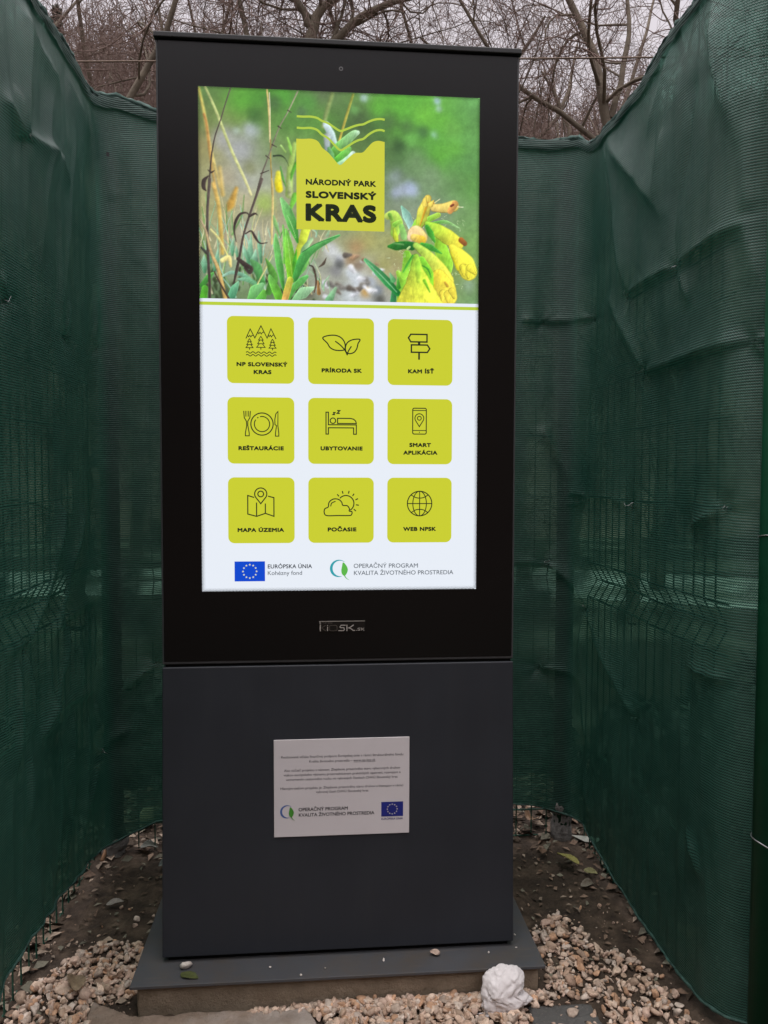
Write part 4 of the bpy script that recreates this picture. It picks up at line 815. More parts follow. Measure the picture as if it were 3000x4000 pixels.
o = rough_slab('concrete_slab', [(-0.552, -0.46), (-0.548, -0.012), (-0.43, -0.070), (-0.31, -0.066), (-0.16, -0.072), (-0.075, -0.078), (-0.05, -0.12), (-0.055, -0.46)], -0.115, -0.066,
               mat_concrete('sandy_concrete', (0.19, 0.138, 0.10), (0.36, 0.272, 0.215), 16, 0.6), 0.007, 0.0035, 14, 0.007)
tag(o, 'broken sandy concrete slab with whitish crust in the left foreground', 'slab')
o = rough_slab('paving_slab', [(0.395, -0.20), (0.405, -0.082), (0.56, -0.088), (0.555, -0.20)], -0.115, -0.080, mat_concrete('dark_grey_paving', (0.075, 0.072, 0.07), (0.13, 0.125, 0.12)), 0.001, 0.006, 15, 0.006)
tag(o, 'dark grey paving slab showing through the gravel near the crumpled paper', 'slab')

# ------------------------------------------------------------------ crumpled paper
def crumpled(seed):
    rg = np.random.default_rng(seed); bm = bmesh.new(); bmesh.ops.create_icosphere(bm, subdivisions=5, radius=1.0)
    v = np.array([q.co[:] for q in bm.verts]); f = np.array([[q.index for q in p.verts] for p in bm.faces]); bm.free()
    n = v.copy(); r = np.ones(len(v)) * 1.25
    for _ in range(64):
        nn = rg.normal(size=3); nn /= np.linalg.norm(nn); c = n @ nn
        r = np.minimum(r, np.where(c > 0.15, rg.uniform(0.82, 1.16) / np.maximum(c, 0.15), 9))
    for _ in range(64):      # sharp creases
        nn = rg.normal(size=3); nn /= np.linalg.norm(nn); c = rg.normal(size=3); c /= np.linalg.norm(c)
        dd = np.abs(n @ nn - rg.uniform(-0.4, 0.4)); near = np.clip((n @ c - 0.2) / 0.6, 0, 1)
        r -= rg.uniform(0.03, 0.11) * np.exp(-dd / 0.016) * near
    r += 0.015 * vnoise(n[:, 0] * 5 + n[:, 2] * 2, n[:, 1] * 5 - n[:, 2] * 3, 3, 3)
    v = n * r[:, None]
    return v, f
v, f = crumpled(8)
# a loose, flattened wad standing on edge: half widths and centre line per height
hz = np.array([-1.0, -0.85, -0.6, -0.35, -0.15, 0.1, 0.4, 0.7, 0.9, 1.0])
hl = np.array([-34, -48, -53, -55, -57, -55, -50, -40, -26, -10.0]); hr = np.array([24, 60, 70, 60, 42, 50, 55, 47, 32, 14.0])
zc = np.clip(v[:, 2], -1.15, 1.15); rxy = np.hypot(v[:, 0], v[:, 1]) + 1e-6; cap_ = np.sqrt(np.clip(1.0 - np.clip(v[:, 2], -1, 1) ** 2, 0.02, 1))
ca = v[:, 0] / cap_; L_ = np.interp(zc, hz, hl); R_ = np.interp(zc, hz, hr)
P = np.empty_like(v)
P[:, 0] = ((L_ + R_) / 2 + (R_ - L_) / 2 * ca * 0.86) / 1000
P[:, 2] = zc * 0.051
P[:, 1] = v[:, 1] * 0.030 + 0.014 * v[:, 2]
P += 0.0022 * np.stack([vnoise(v[:, 0] * 4 + 9, v[:, 2] * 4, 5, 3), vnoise(v[:, 0] * 6, v[:, 2] * 6 + v[:, 1], 6, 3) * 2, 0 * zc], 1)
P *= np.array([1.12, 0.95, 0.92]); P[:, 2] -= P[:, 2].min()
def mat_paper():
    k = Nodes('white_tissue_paper'); co = k.obj_co()
    col = k.ramp(k.noise(40, 4, 0.6, co), [(0.3, g3(0.74, 0.69, 0.69)), (0.7, g3(0.84, 0.79, 0.79))])
    df = k.n('ShaderNodeBsdfDiffuse'); tr = k.n('ShaderNodeBsdfTranslucent'); ms = k.n('ShaderNodeMixShader'); ms.inputs[0].default_value = 0.18
    b_ = k.bump(k.noise(260, 5, 0.7, co), 0.0012, 0.5)
    k.l(col, df.inputs[0]); k.l(col, tr.inputs[0]); k.l(b_, df.inputs['Normal']); k.l(df.outputs[0], ms.inputs[1]); k.l(tr.outputs[0], ms.inputs[2])
    return k.done(ms.outputs[0])
o = obj_from('crumpled_paper', P, f, mat_paper()); o.location = (0.350, -0.102, -0.078)
tag(o, 'crumpled white paper leaning on the concrete front under the base plate', 'paper')

# ------------------------------------------------------------------ leaves and scraps
def leaf_mesh(name, length, width, c0, c1, seed, curl=0.25, parent=None):
    rg = np.random.default_rng(seed); nu, nv_ = 15, 9
    u = np.linspace(0, 1, nu)[:, None]; w = np.linspace(-1, 1, nv_)[None, :]
    half = width / 2 * (np.sin(np.pi * u ** 0.8) ** 0.85) * (1 + 0.10 * np.sin(u * 40 + seed)) + 0.0004
    X_ = (u - 0.5) * length + 0 * w; Y_ = half * w + length * 0.06 * np.sin(u * 3 + seed)
    Z_ = curl * width * (w ** 2) * np.sin(np.pi * u) + length * 0.10 * curl * np.sin(u * 5 + seed) + 0.0012 + 0.06 * width * vnoise(u * 6 + seed, w * 2, seed, 2)
    Z_ -= Z_.min() - 0.0008
    k = Nodes(name + '_colour'); co = k.obj_co()
    col = k.ramp(k.noise(120, 5, 0.7, co), [(0.32, c0 + (1,)), (0.66, c1 + (1,))])
    mt = k.done(k.principled(col, 0.55, 0, 0.35, k.bump(k.noise(300, 3, 0.6, co), 0.0008, 0.5)).outputs[0])
    o = obj_from(name, np.stack([X_.ravel(), Y_.ravel(), Z_.ravel()], -1), grid_faces(nu, nv_), mt, parent, smooth=True)
    sol = o.modifiers.new('thickness', 'SOLIDIFY'); sol.thickness = 0.0006
    return o
def put(o, x, y, z, rz, tilt=0.0):
    o.location = (x, y, z); o.rotation_euler = (tilt, tilt * 0.5, math.radians(rz)); return o
put(tag(leaf_mesh('fallen_leaf', 0.046, 0.024, (0.045, 0.055, 0.018), (0.085, 0.095, 0.03), 4, 0.12), 'olive green leaf lying flat on the base plate in front of a white pebble', 'leaf'), -0.330, -0.050, 0.0005, -35)
put(tag(leaf_mesh('fallen_leaf', 0.095, 0.030, (0.20, 0.17, 0.05), (0.42, 0.38, 0.13), 6), 'long yellow leaf on the soil right of the kiosk', 'leaf'), 0.690, 0.50, -0.052, 112, 0.12)
put(tag(leaf_mesh('fallen_leaf', 0.085, 0.050, (0.20, 0.12, 0.07), (0.36, 0.24, 0.16), 7, 0.5), 'curled rusty brown leaf under the back netting beside the right footing', 'leaf'), 0.655, 0.80, -0.066, 60, 0.5)
put(tag(leaf_mesh('fallen_leaf', 0.05, 0.022, (0.13, 0.11, 0.08), (0.24, 0.21, 0.17), 11, 0.4), 'grey brown curled leaf below the long yellow leaf', 'leaf'), 0.715, 0.405, -0.082, 20, 0.4)
put(tag(leaf_mesh('fallen_leaf', 0.055, 0.026, (0.14, 0.14, 0.12), (0.24, 0.24, 0.21), 12, 0.4), 'pale grey leaf on the soil beside the left footing', 'leaf'), -0.575, 0.72, -0.074, 10, 0.3)
put(tag(leaf_mesh('fallen_leaf', 0.060, 0.022, (0.10, 0.11, 0.10), (0.18, 0.19, 0.18), 13, 0.5), 'grey green leaf on the soil against the kiosk left side near its middle', 'leaf'), -0.50, 0.60, -0.074, 50, 0.4)
put(tag(leaf_mesh('fallen_leaf', 0.045, 0.024, (0.13, 0.08, 0.05), (0.22, 0.14, 0.10), 15, 0.5), 'small reddish leaf on the soil in front of the right footing', 'leaf'), 0.635, 0.59, -0.074, 80, 0.3)
put(tag(leaf_mesh('fallen_leaf', 0.040, 0.020, (0.17, 0.16, 0.07), (0.3, 0.28, 0.13), 16, 0.4), 'small dull yellow leaf by the right panel bottom wire', 'leaf'), 0.745, 0.46, -0.074, -30, 0.3)
put(tag(leaf_mesh('fallen_leaf', 0.045, 0.020, (0.16, 0.14, 0.12), (0.28, 0.25, 0.22), 17, 0.3), 'pale brown leaf on the soil left of the kiosk above the gravel', 'leaf'), -0.60, 0.40, -0.074, 15, 0.2)
put(tag(leaf_mesh('fallen_leaf', 0.070, 0.040, (0.14, 0.10, 0.06), (0.27, 0.20, 0.13), 18, 0.3), 'broad tan leaf half buried in the left gravel', 'leaf'), -0.60, 0.045, -0.066, 100, 0.3)
# white scrap of sheet by the right netting
sc = MB(); sc.add([(0, 0, 0), (0.085, -0.045, 0.006), (0.062, -0.062, 0.002), (0.03, -0.05, 0.0), (0.045, -0.035, 0.010)], [(0, 3, 4), (3, 2, 4), (2, 1, 4), (1, 0, 4)])
o = sc.build('plastic_scrap', mat_plain('dirty_white_plastic', (0.50, 0.50, 0.44), 0.5, var=0.15, scale=60)); o.location = (0.765, 0.70, -0.074)
o.modifiers.new('thickness', 'SOLIDIFY').thickness = 0.001
tag(o, 'dirty white triangular plastic scrap at the foot of the right netting', 'scrap')
o = MB(); o.tube([(-0.700, 0.655, -0.078), (-0.698, 0.70, -0.06), (-0.703, 0.765, -0.035), (-0.699, 0.80, -0.018)], [0.006, 0.0065, 0.006, 0.004], 8)
o = o.build('stick', mat_plain('orange_brown_wood', (0.24, 0.13, 0.07), 0.8, var=0.3, scale=60), smooth=True)
tag(o, 'short orange brown stick leaning beside the left post footing', 'stick')
# leaf litter and crumbs over the soil
rg = np.random.default_rng(5); LV = []; LF = []; LC = []; n_ = 0
for _ in range(5200):
    x = rg.uniform(-1.0, 1.05); y = rg.uniform(-0.1, 1.45)
    if abs(x) < 0.46 and y < 0.42: continue
    dens = 0.55 if y < 0.62 and -0.7 < x < 0.76 else 1.0
    if rg.random() > dens: continue
    l_ = rg.uniform(0.007, 0.034) * (1.5 if dens == 1 else 0.8); w_ = l_ * rg.uniform(0.3, 0.7)
    q = np.array([(-l_/2, 0, 0), (0, -w_/2, l_*0.12), (l_/2, 0, 0), (0, w_/2, l_*0.12), (0, 0, 0)])
    R_ = rotm(rg); ax = Matrix.Rotation(rg.uniform(0, 6.28), 3, 'Z') @ Matrix.Rotation(rg.normal() * 0.4, 3, 'X')
    q = q @ np.array(ax).T + (x, y, float(soil_z(x, y)) + 0.006)
    LV.append(q); LF += [(n_, n_+1, n_+4), (n_+1, n_+2, n_+4), (n_+2, n_+3, n_+4), (n_+3, n_, n_+4)]; n_ += 5
    c = np.array([(0.10,0.065,0.045),(0.16,0.11,0.08),(0.07,0.05,0.035),(0.22,0.17,0.13),(0.13,0.12,0.09)][rg.integers(5)]) * rg.uniform(0.7, 1.7)
    LC.append(np.tile(np.append(c, 1), (5, 1)))
def mat_attr(name, rough=0.8):
    k = Nodes(name); at = k.n('ShaderNodeAttribute', attribute_name='tint'); co = k.obj_co()
    col = k.mix(1.0, at.outputs['Color'], k.ramp(k.noise(150, 4, 0.6, co), [(0.3, g3(0.7, 0.7, 0.7)), (0.7, g3(1.2, 1.2, 1.2))]), 'MULTIPLY')
    return k.done(k.principled(col, rough, 0, 0.25).outputs[0])
o = obj_from('leaf_litter', np.concatenate(LV), np.array(LF), mat_attr('dead_leaf_bits')); add_color(o.data, 'tint', np.concatenate(LC)); tag(o, kind='stuff')

# low dark leaf mass added outside the netting to shade and darken its foot
rg = np.random.default_rng(31); n_l = 15000
reg = rg.integers(0, 3, n_l); a_ = rg.random(n_l); b_ = rg.random(n_l)
gx = np.where(reg == 0, -0.84 - 0.8 * b_, np.where(reg == 1, -0.9 + 1.9 * a_, 0.92 + 0.8 * b_))
gy = np.where(reg == 0, -1.0 + 2.3 * a_, np.where(reg == 1, 1.22 + 0.6 * b_, -0.35 + 1.6 * a_))
gh = np.where(reg == 0, 0.36, np.where(reg == 1, 0.40, 0.58)) * (0.75 + 0.45 * vnoise(gx * 2.2, gy * 2.2, 66, 3)) * np.clip(b_ * 5, 0.25, 1)
gz = -0.12 + gh * rg.random(n_l) ** 0.45; sz = rg.uniform(0.02, 0.05, n_l)
nrm = rg.normal(size=(n_l, 3)) + (0, 0, 0.8); nrm /= np.linalg.norm(nrm, axis=1, keepdims=True)
ta = np.cross(nrm, rg.normal(size=(n_l, 3))); ta /= np.linalg.norm(ta, axis=1, keepdims=True); tb = np.cross(nrm, ta)
c_ = np.stack([gx, gy, gz], 1); q = np.stack([c_ - ta * sz[:, None], c_ - tb * sz[:, None] * 0.55, c_ + ta * sz[:, None], c_ + tb * sz[:, None] * 0.55], 1).reshape(-1, 3)
o = obj_from('shading_leaf_mass', q, np.arange(n_l * 4).reshape(-1, 4), mat_plain('dark_shading_leaves', (0.014, 0.022, 0.011), 0.6, var=0.5, scale=25)); tag(o, kind='stuff')

# ------------------------------------------------------------------ wire mesh panels, posts, wires
M_wire = mat_plain('green_coated_wire', (0.016, 0.075, 0.05), 0.45, var=0.2, scale=80)
M_post = mat_plain('green_post_paint', (0.004, 0.060, 0.028), 0.5, 0.0, 0.2, var=0.15, scale=25)
M_tie = mat_plain('galvanised_tie_wire', (0.30, 0.31, 0.31), 0.4, 0.8)
M_foot = mat_concrete('splashed_footing_concrete', (0.10, 0.092, 0.085), (0.30, 0.285, 0.27), 30)
LEVELS = [-0.088, -0.002, 0.235, 0.475, 0.705, 0.760, 0.815, 1.02, 1.215, 1.356, 1.410, 1.465, 1.570, 1.775, 1.980]
VBEND = {0.760: 0.030, 1.410: 0.030}
def mesh_panel(p0, p1, outn, label):
    p0 = np.array(p0, float); p1 = np.array(p1, float); L_ = np.linalg.norm(p1 - p0); u = (p1 - p0) / L_; on = np.array(outn, float)
    m = MB(); off = lambda z: on * VBEND.get(z, 0.0)
    for z in LEVELS:
        a = p0 + off(z); b_ = p1 + off(z); pts = [tuple(a + (b_ - a) * t) + (z + 0.0025 * math.sin(t * 9 + z * 7),) for t in np.linspace(0, 1, 9)]
        m.tube(pts, 0.0027, 6)
    n = int(L_ / 0.05)
    for k in range(n + 1):
        q = p0 + u * (k * 0.05 + 0.012)
        if k * 0.05 + 0.012 > L_: break
        pts = [tuple(q + off(z) - on * 0.0045) + (z,) for z in [-0.11] + LEVELS + [2.005]]
        m.tube(pts, 0.0022, 5)
    o = m.build('mesh_panel', M_wire, smooth=True)
    return tag(o, label, 'fence panel', 'welded mesh panels behind the netting')
mesh_panel((-0.735, 0.69), (-0.735, -1.05), (-1, 0), 'green welded wire mesh panel behind the left netting')
mesh_panel((-0.62, 0.735), (0.70, 0.735), (0, 1), 'green welded wire mesh panel behind the back netting')
mesh_panel((0.806, 0.69), (0.806, -0.17), (1, 0), 'green welded wire mesh panel behind the right netting')

def post(x, y, r, z1, label, foot=None):
    e_ = empty('fence_post', (x, y, GZ)); tag(e_, label, 'fence post', 'green fence posts of the enclosure')
    m = MB(); m.tube([(0, 0, -0.05), (0, 0, z1 - GZ)], r, 28, cap=True)
    m.build('post_tube', M_post, e_, smooth=False).data.polygons.foreach_set('use_smooth', [len(p.vertices) == 4 for p in e_.children[0].data.polygons])
    m = MB(); m.tube([(0, 0, z1 - GZ), (0, 0, z1 - GZ + 0.012), (0, 0, z1 - GZ + 0.018)], [r + 0.002, r + 0.002, r * 0.6], 28); m.build('post_cap', M_capm, e_)
    if foot:
        fr, fh = foot; rg_ = np.random.default_rng(int(abs(x) * 1000)); zz = np.linspace(-0.03, fh, 12); rr_ = fr * (1 + 0.08 * rg_.normal(size=12)); rr_[-1] = r + 0.001; rr_[0] *= 1.4
        v, f = tube_geo([(0.002 * math.sin(i), 0, z) for i, z in enumerate(zz)], rr_, 24); v = v + 0.0022 * rg_.normal(size=v.shape)
        obj_from('footing', v, f, M_foot, e_, smooth=True)
    return e_
post(-0.676, 0.712, 0.028, 2.02, 'green corner post hidden behind the netting left of the kiosk', (0.036, 0.095))
post(0.739, 0.717, 0.028, 2.02, 'green corner post hidden behind the netting right of the kiosk', (0.033, 0.125))
post(0.8262, -0.292, 0.0245, 2.25, 'nearest dark green round post at the right edge with two wire ties')
for z, yy, lb in ((0.972, 0, 'thin silver tie wire round the near right post at half height'), (0.372, 0, 'lower silver tie wire sagging round the near right post')):
    pts = [(0.8262 + 0.0262 * math.cos(a), -0.292 + 0.0262 * math.sin(a), z + 0.004 * math.sin(a * 2) + (-0.010 if z < 0.5 else -0.002) * math.cos(a - 5.2)) for a in np.linspace(2.0, 7.6, 26)]
    pts += [(0.875, -0.300, z - 0.012), (0.91, -0.29, z - 0.02)]
    m = MB(); m.tube(pts, 0.0013, 6); tag(m.build('tie_wire', M_tie, smooth=True), lb, 'tie wire', 'silver tie wires on the near right post')

# rusty chain link beyond the near post
M_rust = mat_plain('rusty_galvanised_wire', (0.17, 0.12, 0.09), 0.7, 0.3, var=0.35, scale=90)
m = MB(); s_ = 0.052
for k in range(-34, 20):
    for sg in (1, -1):
        pts = []
        for j in range(0, 50):
            x = 0.862 + (j * s_ / 2); z = -0.09 + (k * s_ + j * s_ / 2 if sg > 0 else (k + 34) * s_ + 0.9 - j * s_ / 2 + 0)
            if -0.09 <= z <= 1.35 and x < 1.9: pts.append((x, -0.30 + 0.0018 * (1 if (j % 2) else -1) * sg, z))
        if len(pts) > 1: m.tube(pts, 0.0014, 4, cap=False)
tag(m.build('chain_link_fence', M_rust, smooth=True), 'old rusty chain link fence just right of the near green post', 'fence')

# top wire strung behind the enclosure on two thin posts
tf = empty('strand_wire', (0, 1.4, GZ)); tag(tf, 'single rusty strand wire strung above and behind the back netting', 'wire')
a_ = np.array((-0.827, 1.494)); b_ = np.array((0.868, 1.317)); dr = (b_ - a_)
P0 = a_ - dr * 1.1; P1 = b_ + dr * 1.1
m = MB(); m.tube([tuple(P0 + (P1 - P0) * t - (0, 1.4)) + (2.70 - GZ - 0.01 * math.sin(math.pi * t),) for t in np.linspace(0, 1, 17)], 0.0034, 6); m.build('strand', M_rust, tf, smooth=True)
for q in (P0, P1):
    m = MB(); m.tube([(q[0], q[1] - 1.4, -0.1), (q[0], q[1] - 1.4, 2.76 - GZ)], 0.02, 12); m.build('support_post', M_rust, tf)

# ------------------------------------------------------------------ shade netting
AR = 0.10; A1 = AR * math.pi / 2; S_BACK = A1 + 1.29; S_R = S_BACK + A1
def net_path(s):
    s = np.asarray(s, float); x = np.zeros_like(s); y = np.zeros_like(s); nx_ = np.zeros_like(s); ny_ = np.zeros_like(s)
    m = s < 0; x[m] = -0.71; y[m] = 0.60 + s[m]; nx_[m] = 1
    m = (s >= 0) & (s < A1); t = s[m] / AR; x[m] = -0.61 - AR * np.cos(t); y[m] = 0.60 + AR * np.sin(t); nx_[m] = np.cos(t); ny_[m] = -np.sin(t)
    m = (s >= A1) & (s < S_BACK); x[m] = -0.61 + s[m] - A1; y[m] = 0.70; ny_[m] = -1
    m = (s >= S_BACK) & (s < S_R); t = (s[m] - S_BACK) / AR; x[m] = 0.68 + AR * np.sin(t); y[m] = 0.60 + AR * np.cos(t); nx_[m] = -np.sin(t); ny_[m] = -np.cos(t)
    m = s >= S_R; x[m] = 0.78; y[m] = 0.60 - (s[m] - S_R); nx_[m] = -1
    m = (s >= 2.36) & (s < 2.517); t = (s[m] - 2.36) / 0.1; x[m] = 0.88 - 0.1 * np.cos(t); y[m] = -0.156 - 0.1 * np.sin(t); nx_[m] = -np.cos(t); ny_[m] = -np.sin(t)
    m = s >= 2.517; x[m] = 0.88 + s[m] - 2.517; y[m] = -0.256; nx_[m] = 0; ny_[m] = -1
    return x, y, nx_, ny_
TOP = np.array([(-1.6,2.20),(-0.7,2.19),(-0.383,2.193),(-0.293,2.201),(-0.187,2.208),(-0.089,2.207),(0.02,2.196),(0.05,2.19),(0.08,2.196),(0.127,2.202),(0.179,2.186),(0.236,2.168),(0.5,2.15),(0.9,2.14),(1.345,2.127),(1.408,2.123),(1.48,2.126),(1.523,2.124),(1.56,2.10),(1.647,2.081),(1.789,2.082),(1.914,2.091),(2.077,2.123),(2.233,2.129),(2.5,2.135)])
BOT = np.array([(-1.6,0.0),(-0.694,0.023),(-0.492,0.039),(-0.198,-0.005),(0.0,-0.03),(0.079,-0.036),(0.131,-0.020),(0.18,-0.002),(0.227,0.024),(0.6,0.03),(1.345,0.037),(1.387,0.033),(1.421,0.024),(1.47,0.006),(1.529,0.003),(1.652,-0.014),(1.839,-0.044),(2.012,-0.054),(2.208,-0.054),(2.448,-0.031)])
# creases: s0, z0, s1, z1, height (mm), width below/left (mm), width above/right (mm)
FOLDS = [
 (1.682,2.07,1.865,1.577,20,22,70),(1.695,2.056,1.768,1.786,-9,14,26),(1.865,1.57,2.148,1.577,11,9,45),(2.148,1.577,2.425,1.585,12,10,50),(1.728,1.594,1.99,1.358,16,16,44),
 (1.99,1.354,2.436,1.357,11,8,40),(2.442,1.356,2.527,1.36,8,8,25),(1.424,1.57,1.587,1.566,12,7,34),(1.352,1.568,1.424,1.57,7,6,24),(2.424,1.617,2.417,1.777,9,10,18),(2.425,1.585,2.474,1.406,8,14,14),
 (2.442,1.353,2.496,1.313,8,10,10),(2.149,1.569,2.21,1.485,8,8,18),(1.682,2.07,2.045,1.748,16,26,60),(2.083,1.911,2.043,1.772,7,20,20),(1.417,1.237,1.496,1.085,9,14,20),
 (1.70,1.99,1.80,1.70,-8,16,16),(2.30,2.12,2.40,1.78,14,30,40),(2.12,2.10,2.00,1.95,9,25,25),(2.25,1.95,2.15,1.70,-8,20,30),
 (1.508,1.029,1.584,1.026,12,5,14),(1.503,0.996,1.584,1.013,8,6,10),(1.584,1.026,1.918,1.011,5,8,30),(1.434,0.81,1.607,0.687,16,9,45),(1.34,0.811,1.434,0.81,5,5,18),(1.607,0.682,1.58,0.479,14,12,30),
 (1.608,0.677,1.974,0.454,15,10,48),(1.417,0.478,1.591,0.447,13,8,36),(2.389,1.02,2.264,0.978,11,8,24),(1.591,0.447,1.625,0.29,9,14,22),(2.263,0.661,2.405,0.672,8,6,16),
 (2.28,0.30,2.33,0.22,9,8,14),(1.60,0.20,1.66,0.06,9,20,20),
 (-0.509,1.83,-0.597,1.873,12,14,26),(-0.257,1.887,-0.509,1.83,15,60,14),(-0.509,1.827,-0.541,1.912,10,14,20),(-0.494,2.108,-0.248,2.066,14,40,40),(-0.256,1.891,-0.182,1.837,10,26,20),
 (-0.153,2.127,0.015,2.065,9,30,30),(0.02,2.193,0.069,1.994,9,14,22),(0.067,2.177,0.117,1.936,-7,18,18),(-0.584,1.462,-0.616,1.502,8,8,14),(-0.204,1.445,-0.184,1.545,8,8,12),(0.056,1.456,0.056,1.596,9,9,14),(0.112,1.898,0.09,2.0,8,20,20),
 (-0.45,2.15,-0.50,1.83,12,30,40),(-0.30,2.02,-0.40,1.60,8,36,36),(-0.10,2.0,-0.25,1.5,8,40,30),
 (-0.279,1.003,-0.371,0.865,15,18,30),(-0.371,0.865,-0.539,0.711,15,18,30),(-0.07,0.994,-0.237,0.811,13,16,28),(-0.237,0.811,-0.403,0.701,13,14,24),(-0.534,0.713,-0.242,0.706,7,6,24),(-0.242,0.706,0.058,0.724,6,6,24),
 (-0.657,0.713,-0.534,0.713,6,6,24),(-0.651,0.82,-0.44,0.82,5,6,20),(-0.25,0.817,0.06,0.82,4,6,20),(-0.23,0.704,-0.327,0.575,14,12,20),(-0.327,0.575,-0.458,0.479,12,12,20),(0.049,0.264,0.133,0.308,14,10,30),(0.049,0.262,-0.116,0.131,12,20,16),
 (0.01,0.415,0.034,0.271,12,14,20),(-0.54,0.686,-0.509,0.511,11,10,16),(-0.606,0.683,-0.618,0.458,10,12,14),(-0.459,0.475,-0.367,0.501,9,10,20),(-0.367,0.501,0.012,0.463,8,10,28),(0.223,0.511,0.139,0.442,9,10,18),(-0.533,0.445,-0.54,0.317,11,14,14),
 (-0.13,0.69,-0.15,0.50,11,10,12),(-0.19,0.70,-0.20,0.55,-8,10,12),(-0.07,0.71,-0.09,0.57,10,8,12),(0.0,0.70,-0.01,0.52,9,8,12),(-0.42,0.68,-0.40,0.48,10,12,12),(-0.33,0.42,-0.36,0.12,12,16,20),(-0.20,0.45,-0.26,0.10,10,16,20),(-0.09,0.42,-0.15,0.06,10,16,18)]
TIES = [(1.865,1.57),(2.148,1.577),(1.99,1.354),(2.442,1.356),(1.424,1.57),(1.587,1.566),(-0.509,1.828),(-0.584,1.46),(-0.204,1.445),(0.056,1.456),(0.049,0.264),(-0.539,0.711),(-0.23,0.706),(0.223,0.511),(1.434,0.81),(1.607,0.682),(1.974,0.452),(1.417,0.478),(2.389,1.02),(1.918,1.011)]
def net_disp(s, z):
    left = 1 - sstep(-0.05, 0.25, s)
    d_ = 0.014 * vnoise(s * 1.6, z * 1.3, 51, 3) + 0.004
    pl = vnoise(s * 13 + 1.1 * vnoise(s * 2, z * 1.2, 3, 2), z * 1.5, 52, 2)
    d_ += (0.0055 + 0.0040 * left * (1 - sstep(0.75, 1.3, z))) * pl
    d_ += 0.0030 * vnoise(s * 34 + 2.0 * vnoise(s * 3, z * 2.5, 6, 2), z * 3.2 + s * 5, 57, 2) * (0.4 + 0.6 * (vnoise(s * 1.7, z * 1.7, 58, 2) > 0))
    d_ += 0.0016 * vnoise(s * 30, z * 22, 53, 3)
    for s0, z0, s1, z1, h, w0, w1 in FOLDS:
        e0, e1 = s1 - s0, z1 - z0; L2 = e0 * e0 + e1 * e1; Lg = math.sqrt(L2)
        if e0 < 0 or (abs(e0) < 1e-6 and e1 < 0): pass
        t = ((s - s0) * e0 + (z - z0) * e1) / L2; pd = ((s - s0) * -e1 + (z - z0) * e0) / Lg
        if e0 < 0: pd = -pd          # positive = above (or right of an upright crease)
        pd = pd + 0.006 * vnoise(s * 9, z * 9, int(abs(h) * 7), 2)
        prof = np.where(pd < 0, np.exp(pd / (w0 / 1000)), np.exp(-pd / (w1 / 1000)))
        win = sstep(-0.10, 0.10, t) * (1 - sstep(0.85, 1.2, t)) * (0.65 + 0.35 * np.sin(np.clip(t, 0, 1) * math.pi))
        d_ += h / 1000 * 1.6 * prof * win
    for ts, tz in TIES:
        r = np.hypot(s - ts, z - tz); ang = np.arctan2(z - tz, s - ts)
        d_ -= 0.017 * np.exp(-r / 0.028) * (1 + 0.3 * np.sin(ang * 5 + ts * 9))
    d_ = d_ * (1 - 0.75 * sstep(0.16, 0.0, net_top(s) - z)); d_ = d_ * (1 - 0.7 * np.exp(-((s - 0.085) / 0.045) ** 2) - 0.7 * np.exp(-((s - 1.51) / 0.045) ** 2)); return np.clip(d_, -0.016, 0.07)
def net_point(s, z, extra=0.0):
    x, y, a, b_ = net_path(s); d_ = net_disp(s, z) + extra
    return np.stack([x + a * d_, y + b_ * d_, z], -1), d_
def net_top(s): return np.interp(s, TOP[:, 0], TOP[:, 1]) + 0.004 * vnoise(s * 14, s * 0, 71, 3)
def net_bot(s): return np.interp(s, BOT[:, 0], BOT[:, 1]) + 0.005 * vnoise(s * 9, s * 0, 72, 3)
